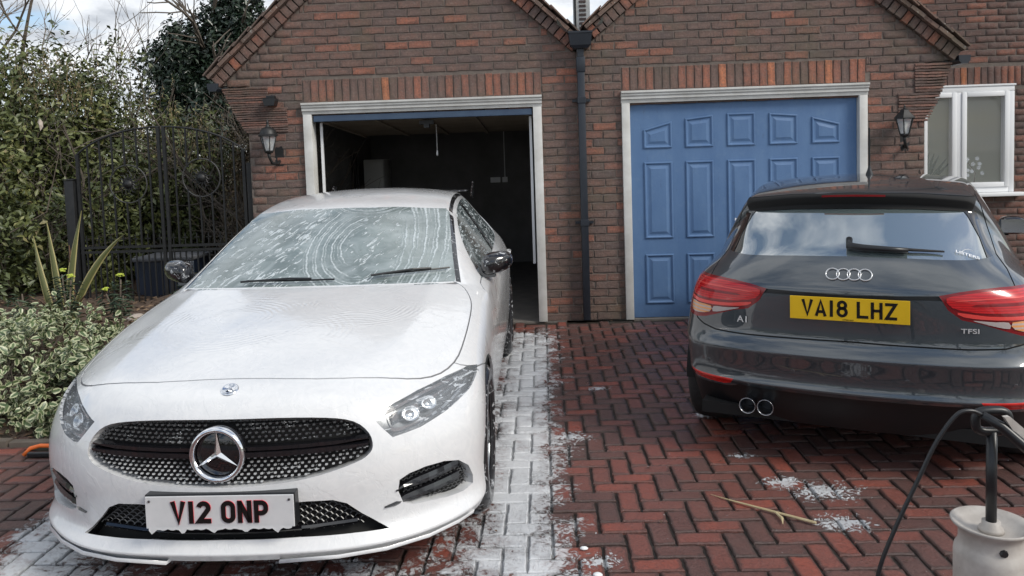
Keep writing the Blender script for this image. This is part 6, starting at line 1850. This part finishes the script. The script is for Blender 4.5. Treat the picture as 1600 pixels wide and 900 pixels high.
# --- window plants inside the house
wp1=empty('potted_plant',(4.50,1.95,.93),0,'dark spiky houseplant on the window ledge behind the left pane','plant')
MB().lathe([(0,0),(.06,0),(.075,.12),(.07,.12)],16).build('pot',MAT['cabinet'],wp1)
for i in range(11):
    a=(i-5)*.16; v=[(-.014,0,.10),(.014,0,.10),(math.sin(a)*.18+.018,0,.10+.16*math.cos(a)),(math.sin(a)*.32,0,.10+.30*math.cos(a)),(math.sin(a)*.18-.018,0,.10+.16*math.cos(a))]
    mk('leaf',v+[(p[0],p[1]+.006,p[2]) for p in v],[[0,1,2,3,4],[9,8,7,6,5]],MAT['plant_dark'],wp1,loc=(0,(i%3)*.015,0))
wp2=empty('potted_plant',(5.08,1.95,.93),0,'white-flowered orchid on the window ledge behind the right pane','plant')
MB().lathe([(0,0),(.05,0),(.06,.10),(.055,.10)],16).build('pot',MAT['cabinet'],wp2); MB().tube([(0,0,.08),(.02,0,.25),(-.06,0,.36)],.005,5).build('stem',MAT['twig'],wp2)
rd=random.Random(1)
for i in range(12): MB().lathe([(0,.0),(.022,.006),(.018,.012),(0,.008)],5,Matrix.Translation((rd.uniform(-.10,.08),rd.uniform(-.02,.0),.22+rd.uniform(0,.17)))@Matrix.Rotation(math.pi/2+rd.uniform(-.4,.4),4,'X')).build('flower',MAT['upvc'],wp2)
for o_,k_ in ((wp1,1.45),(wp2,1.25)): o_.scale=(k_,k_,k_)
# --- pump sprayer
SP=(1.365,-4.975,0)
sr=empty('pump_sprayer',SP,0,'grubby white pump sprayer with black hose and lance at the right edge','sprayer')
MAT['sprayer']=simple('grubby white plastic',(.56,.53,.49),(.34,.31,.28),9,.5,bd=.0006)
MB().lathe([(0,.0),(.088,.0),(.101,.012),(.1035,.05),(.1035,.290),(.101,.305),(.094,.318),(.090,.330),(.090,.352),(.092,.368),(.110,.384),(.113,.392),(.108,.394),(.090,.380),(.070,.366),(.045,.362),(0,.362)],48).build('tank',MAT['sprayer'],sr,smooth=True)
MB().lathe([(.0,.362),(.036,.362),(.034,.374),(.026,.380),(.026,.395),(.0,.395)],24).build('pump_collar',MAT['sprayer'],sr,smooth=True)
MB().tube([(0,0,.37),(0,0,.68)],.0155,16).build('pump_shaft',MAT['black_plastic'],sr,smooth=True)
hd=MB(); pts=[]
for k in range(25):
    a=2*math.pi*k/24; pts.append((math.copysign(abs(math.cos(a))**.6,math.cos(a))*.050,0,.712+.033*math.copysign(abs(math.sin(a))**.7,math.sin(a))))
hd.tube(pts,.014,10,cap=False); hd.build('pump_handle',MAT['black_plastic'],sr,smooth=True)
M=Matrix.Translation((-.012,-.083,.335))@Matrix.Rotation(math.pi/2,4,'X')
MB().lathe([(0,.012),(.010,.012),(.013,.006),(.013,-.01)],8,M).build('relief_valve',MAT['black_plastic'],sr,auto=40)
text_mesh('X',.05,'tank_lettering',MAT['letter_black'],sr,Matrix.Translation((-.1008,.004,.268))@Matrix.Rotation(math.radians(-95),4,'Z')@Matrix.Rotation(math.pi/2,4,'X'),.0004)
# lance clipped in the handle, hose over to the left and down
MB().tube([(-.045,-.03,.742),(.0,-.05,.712),(.045,-.07,.667),(.075,-.085,.637)],[.013,.015,.016,.017],12).build('lance_grip',MAT['black_plastic'],sr,smooth=True)
MB().tube([(.078,-.086,.634),(.105,-.10,.607),(.14,-.115,.572)],[.016,.014,.012],12).build('lance_collar',MAT['sprayer'],sr,smooth=True)
MB().prism([(.0,.745),(.016,.747),(.155,.622),(.146,.602),(.03,.697)],'y',-.065,-.050).build('trigger',MAT['sprayer'],sr)
pts=smooth_poly([(-.045,.740),(-.080,.756),(-.125,.745),(-.185,.665),(-.245,.54),(-.310,.40),(-.360,.27),(-.385,.13),(-.385,.03)],5,False)
MB().tube([(p[0],-.03-.02*i/len(pts),p[1]) for i,p in enumerate(pts)],.0065,8).build('hose',MAT['black_plastic'],sr,smooth=True)
MB().tube([(-.385,-.05,.03),(-.37,-.08,.010),(-.2,-.16,.009),(-.05,-.16,.009),(.02,-.10,.05)],.0065,8).build('hose_loop',MAT['black_plastic'],sr,smooth=True)
# --- straw stalk, orange tool, lead, white stones
st=empty('straw_stalk',(0.74,-3.90,.0),0,'dry straw stalk lying across the red paving','straw')
MB().tube([(-.01,.01,.006),(.06,-.06,.010),(.16,-.135,.010),(.36,-.29,.012)],[.001,.0035,.005,.006],6).build('stalk',MAT['straw'],st)
MB().tube([(.225,-.19,.010),(.235,-.24,.010),(.225,-.285,.006)],[.004,.007,.001],6).build('leaf_blade',MAT['straw'],st)
og=empty('garden_tool',(-2.90,-3.30,0),0,'orange and black hand tool lying on the paving beside the white car','tool')
MB().tube([(-.02,.02,.012),(.01,.04,.045),(.06,.05,.055),(.16,.05,.052)],.012,8).build('handle',MAT['orange'],og,smooth=True)
MB().box((.01,.0,.004),(.18,.08,.035),.008).build('tool_head',MAT['black_plastic'],og)
tag(MB().tube([(-.62,-5.05,.006),(-.50,-4.93,.010),(-.42,-4.84,.02),(-.36,-4.74,.012),(-.30,-4.70,.008)],.006,8).build('cable',MAT['black_plastic']),'thin dark cable on the ground under the white car\'s front corner','cable')
def stone(x,y,s,seed,mat,name,lab,cat,z=0):
    rd=random.Random(seed); bm=bmesh.new(); bmesh.ops.create_icosphere(bm,subdivisions=2,radius=s)
    for v in bm.verts: v.co=Vector((v.co.x*(1+rd.uniform(-.15,.15)),v.co.y*.8,max(-.2*s,v.co.z*.45+rd.uniform(-.08,.08)*s)))
    me=bpy.data.meshes.new(name); bm.to_mesh(me); bm.free(); me.shade_smooth(); me.materials.append(MAT[mat]); o=bpy.data.objects.new(name,me); o.location=(x,y,z+.2*s); link(o); tag(o,lab,cat)
stone(.125,-4.36,.016,1,'foam_blob','foam_blob','small white foam blob on the paving, the farther of two','foam')
stone(.165,-4.56,.018,2,'foam_blob','foam_blob','small white foam blob on the paving nearest the camera','foam')
stone(-3.55,-.85,.09,3,'pale','stone','pale flat stone on the soil in front of the iron gate','stone',.27)
stone(-3.85,-1.0,.07,4,'leaf_litter_solid','stone','small brown stone on the soil behind the strap-leaved plant','stone',.30)
# --- trees and hedge across the road, behind the camera: they show in the paint and glass
for i,(x,y,h) in enumerate([(-7,-19,8.5),(1,-21,9.5),(8,-18,8),(14,-12,8.5)]):
    bare('bare_tree',(x,y,0),h,30+i,['leafless street tree behind the camera to the far left','tallest leafless street tree straight behind the camera','leafless street tree behind the camera to the right','leafless tree behind and far right of the camera'][i],.14,4,3)
shrub('roadside_hedge',(0,-17,0),[(x,-17,.9,2.2,.7,1.1) for x in range(-14,16,3)],9000,.25,'leaf_laurel','long clipped hedge across the road behind the camera','hedge',6)
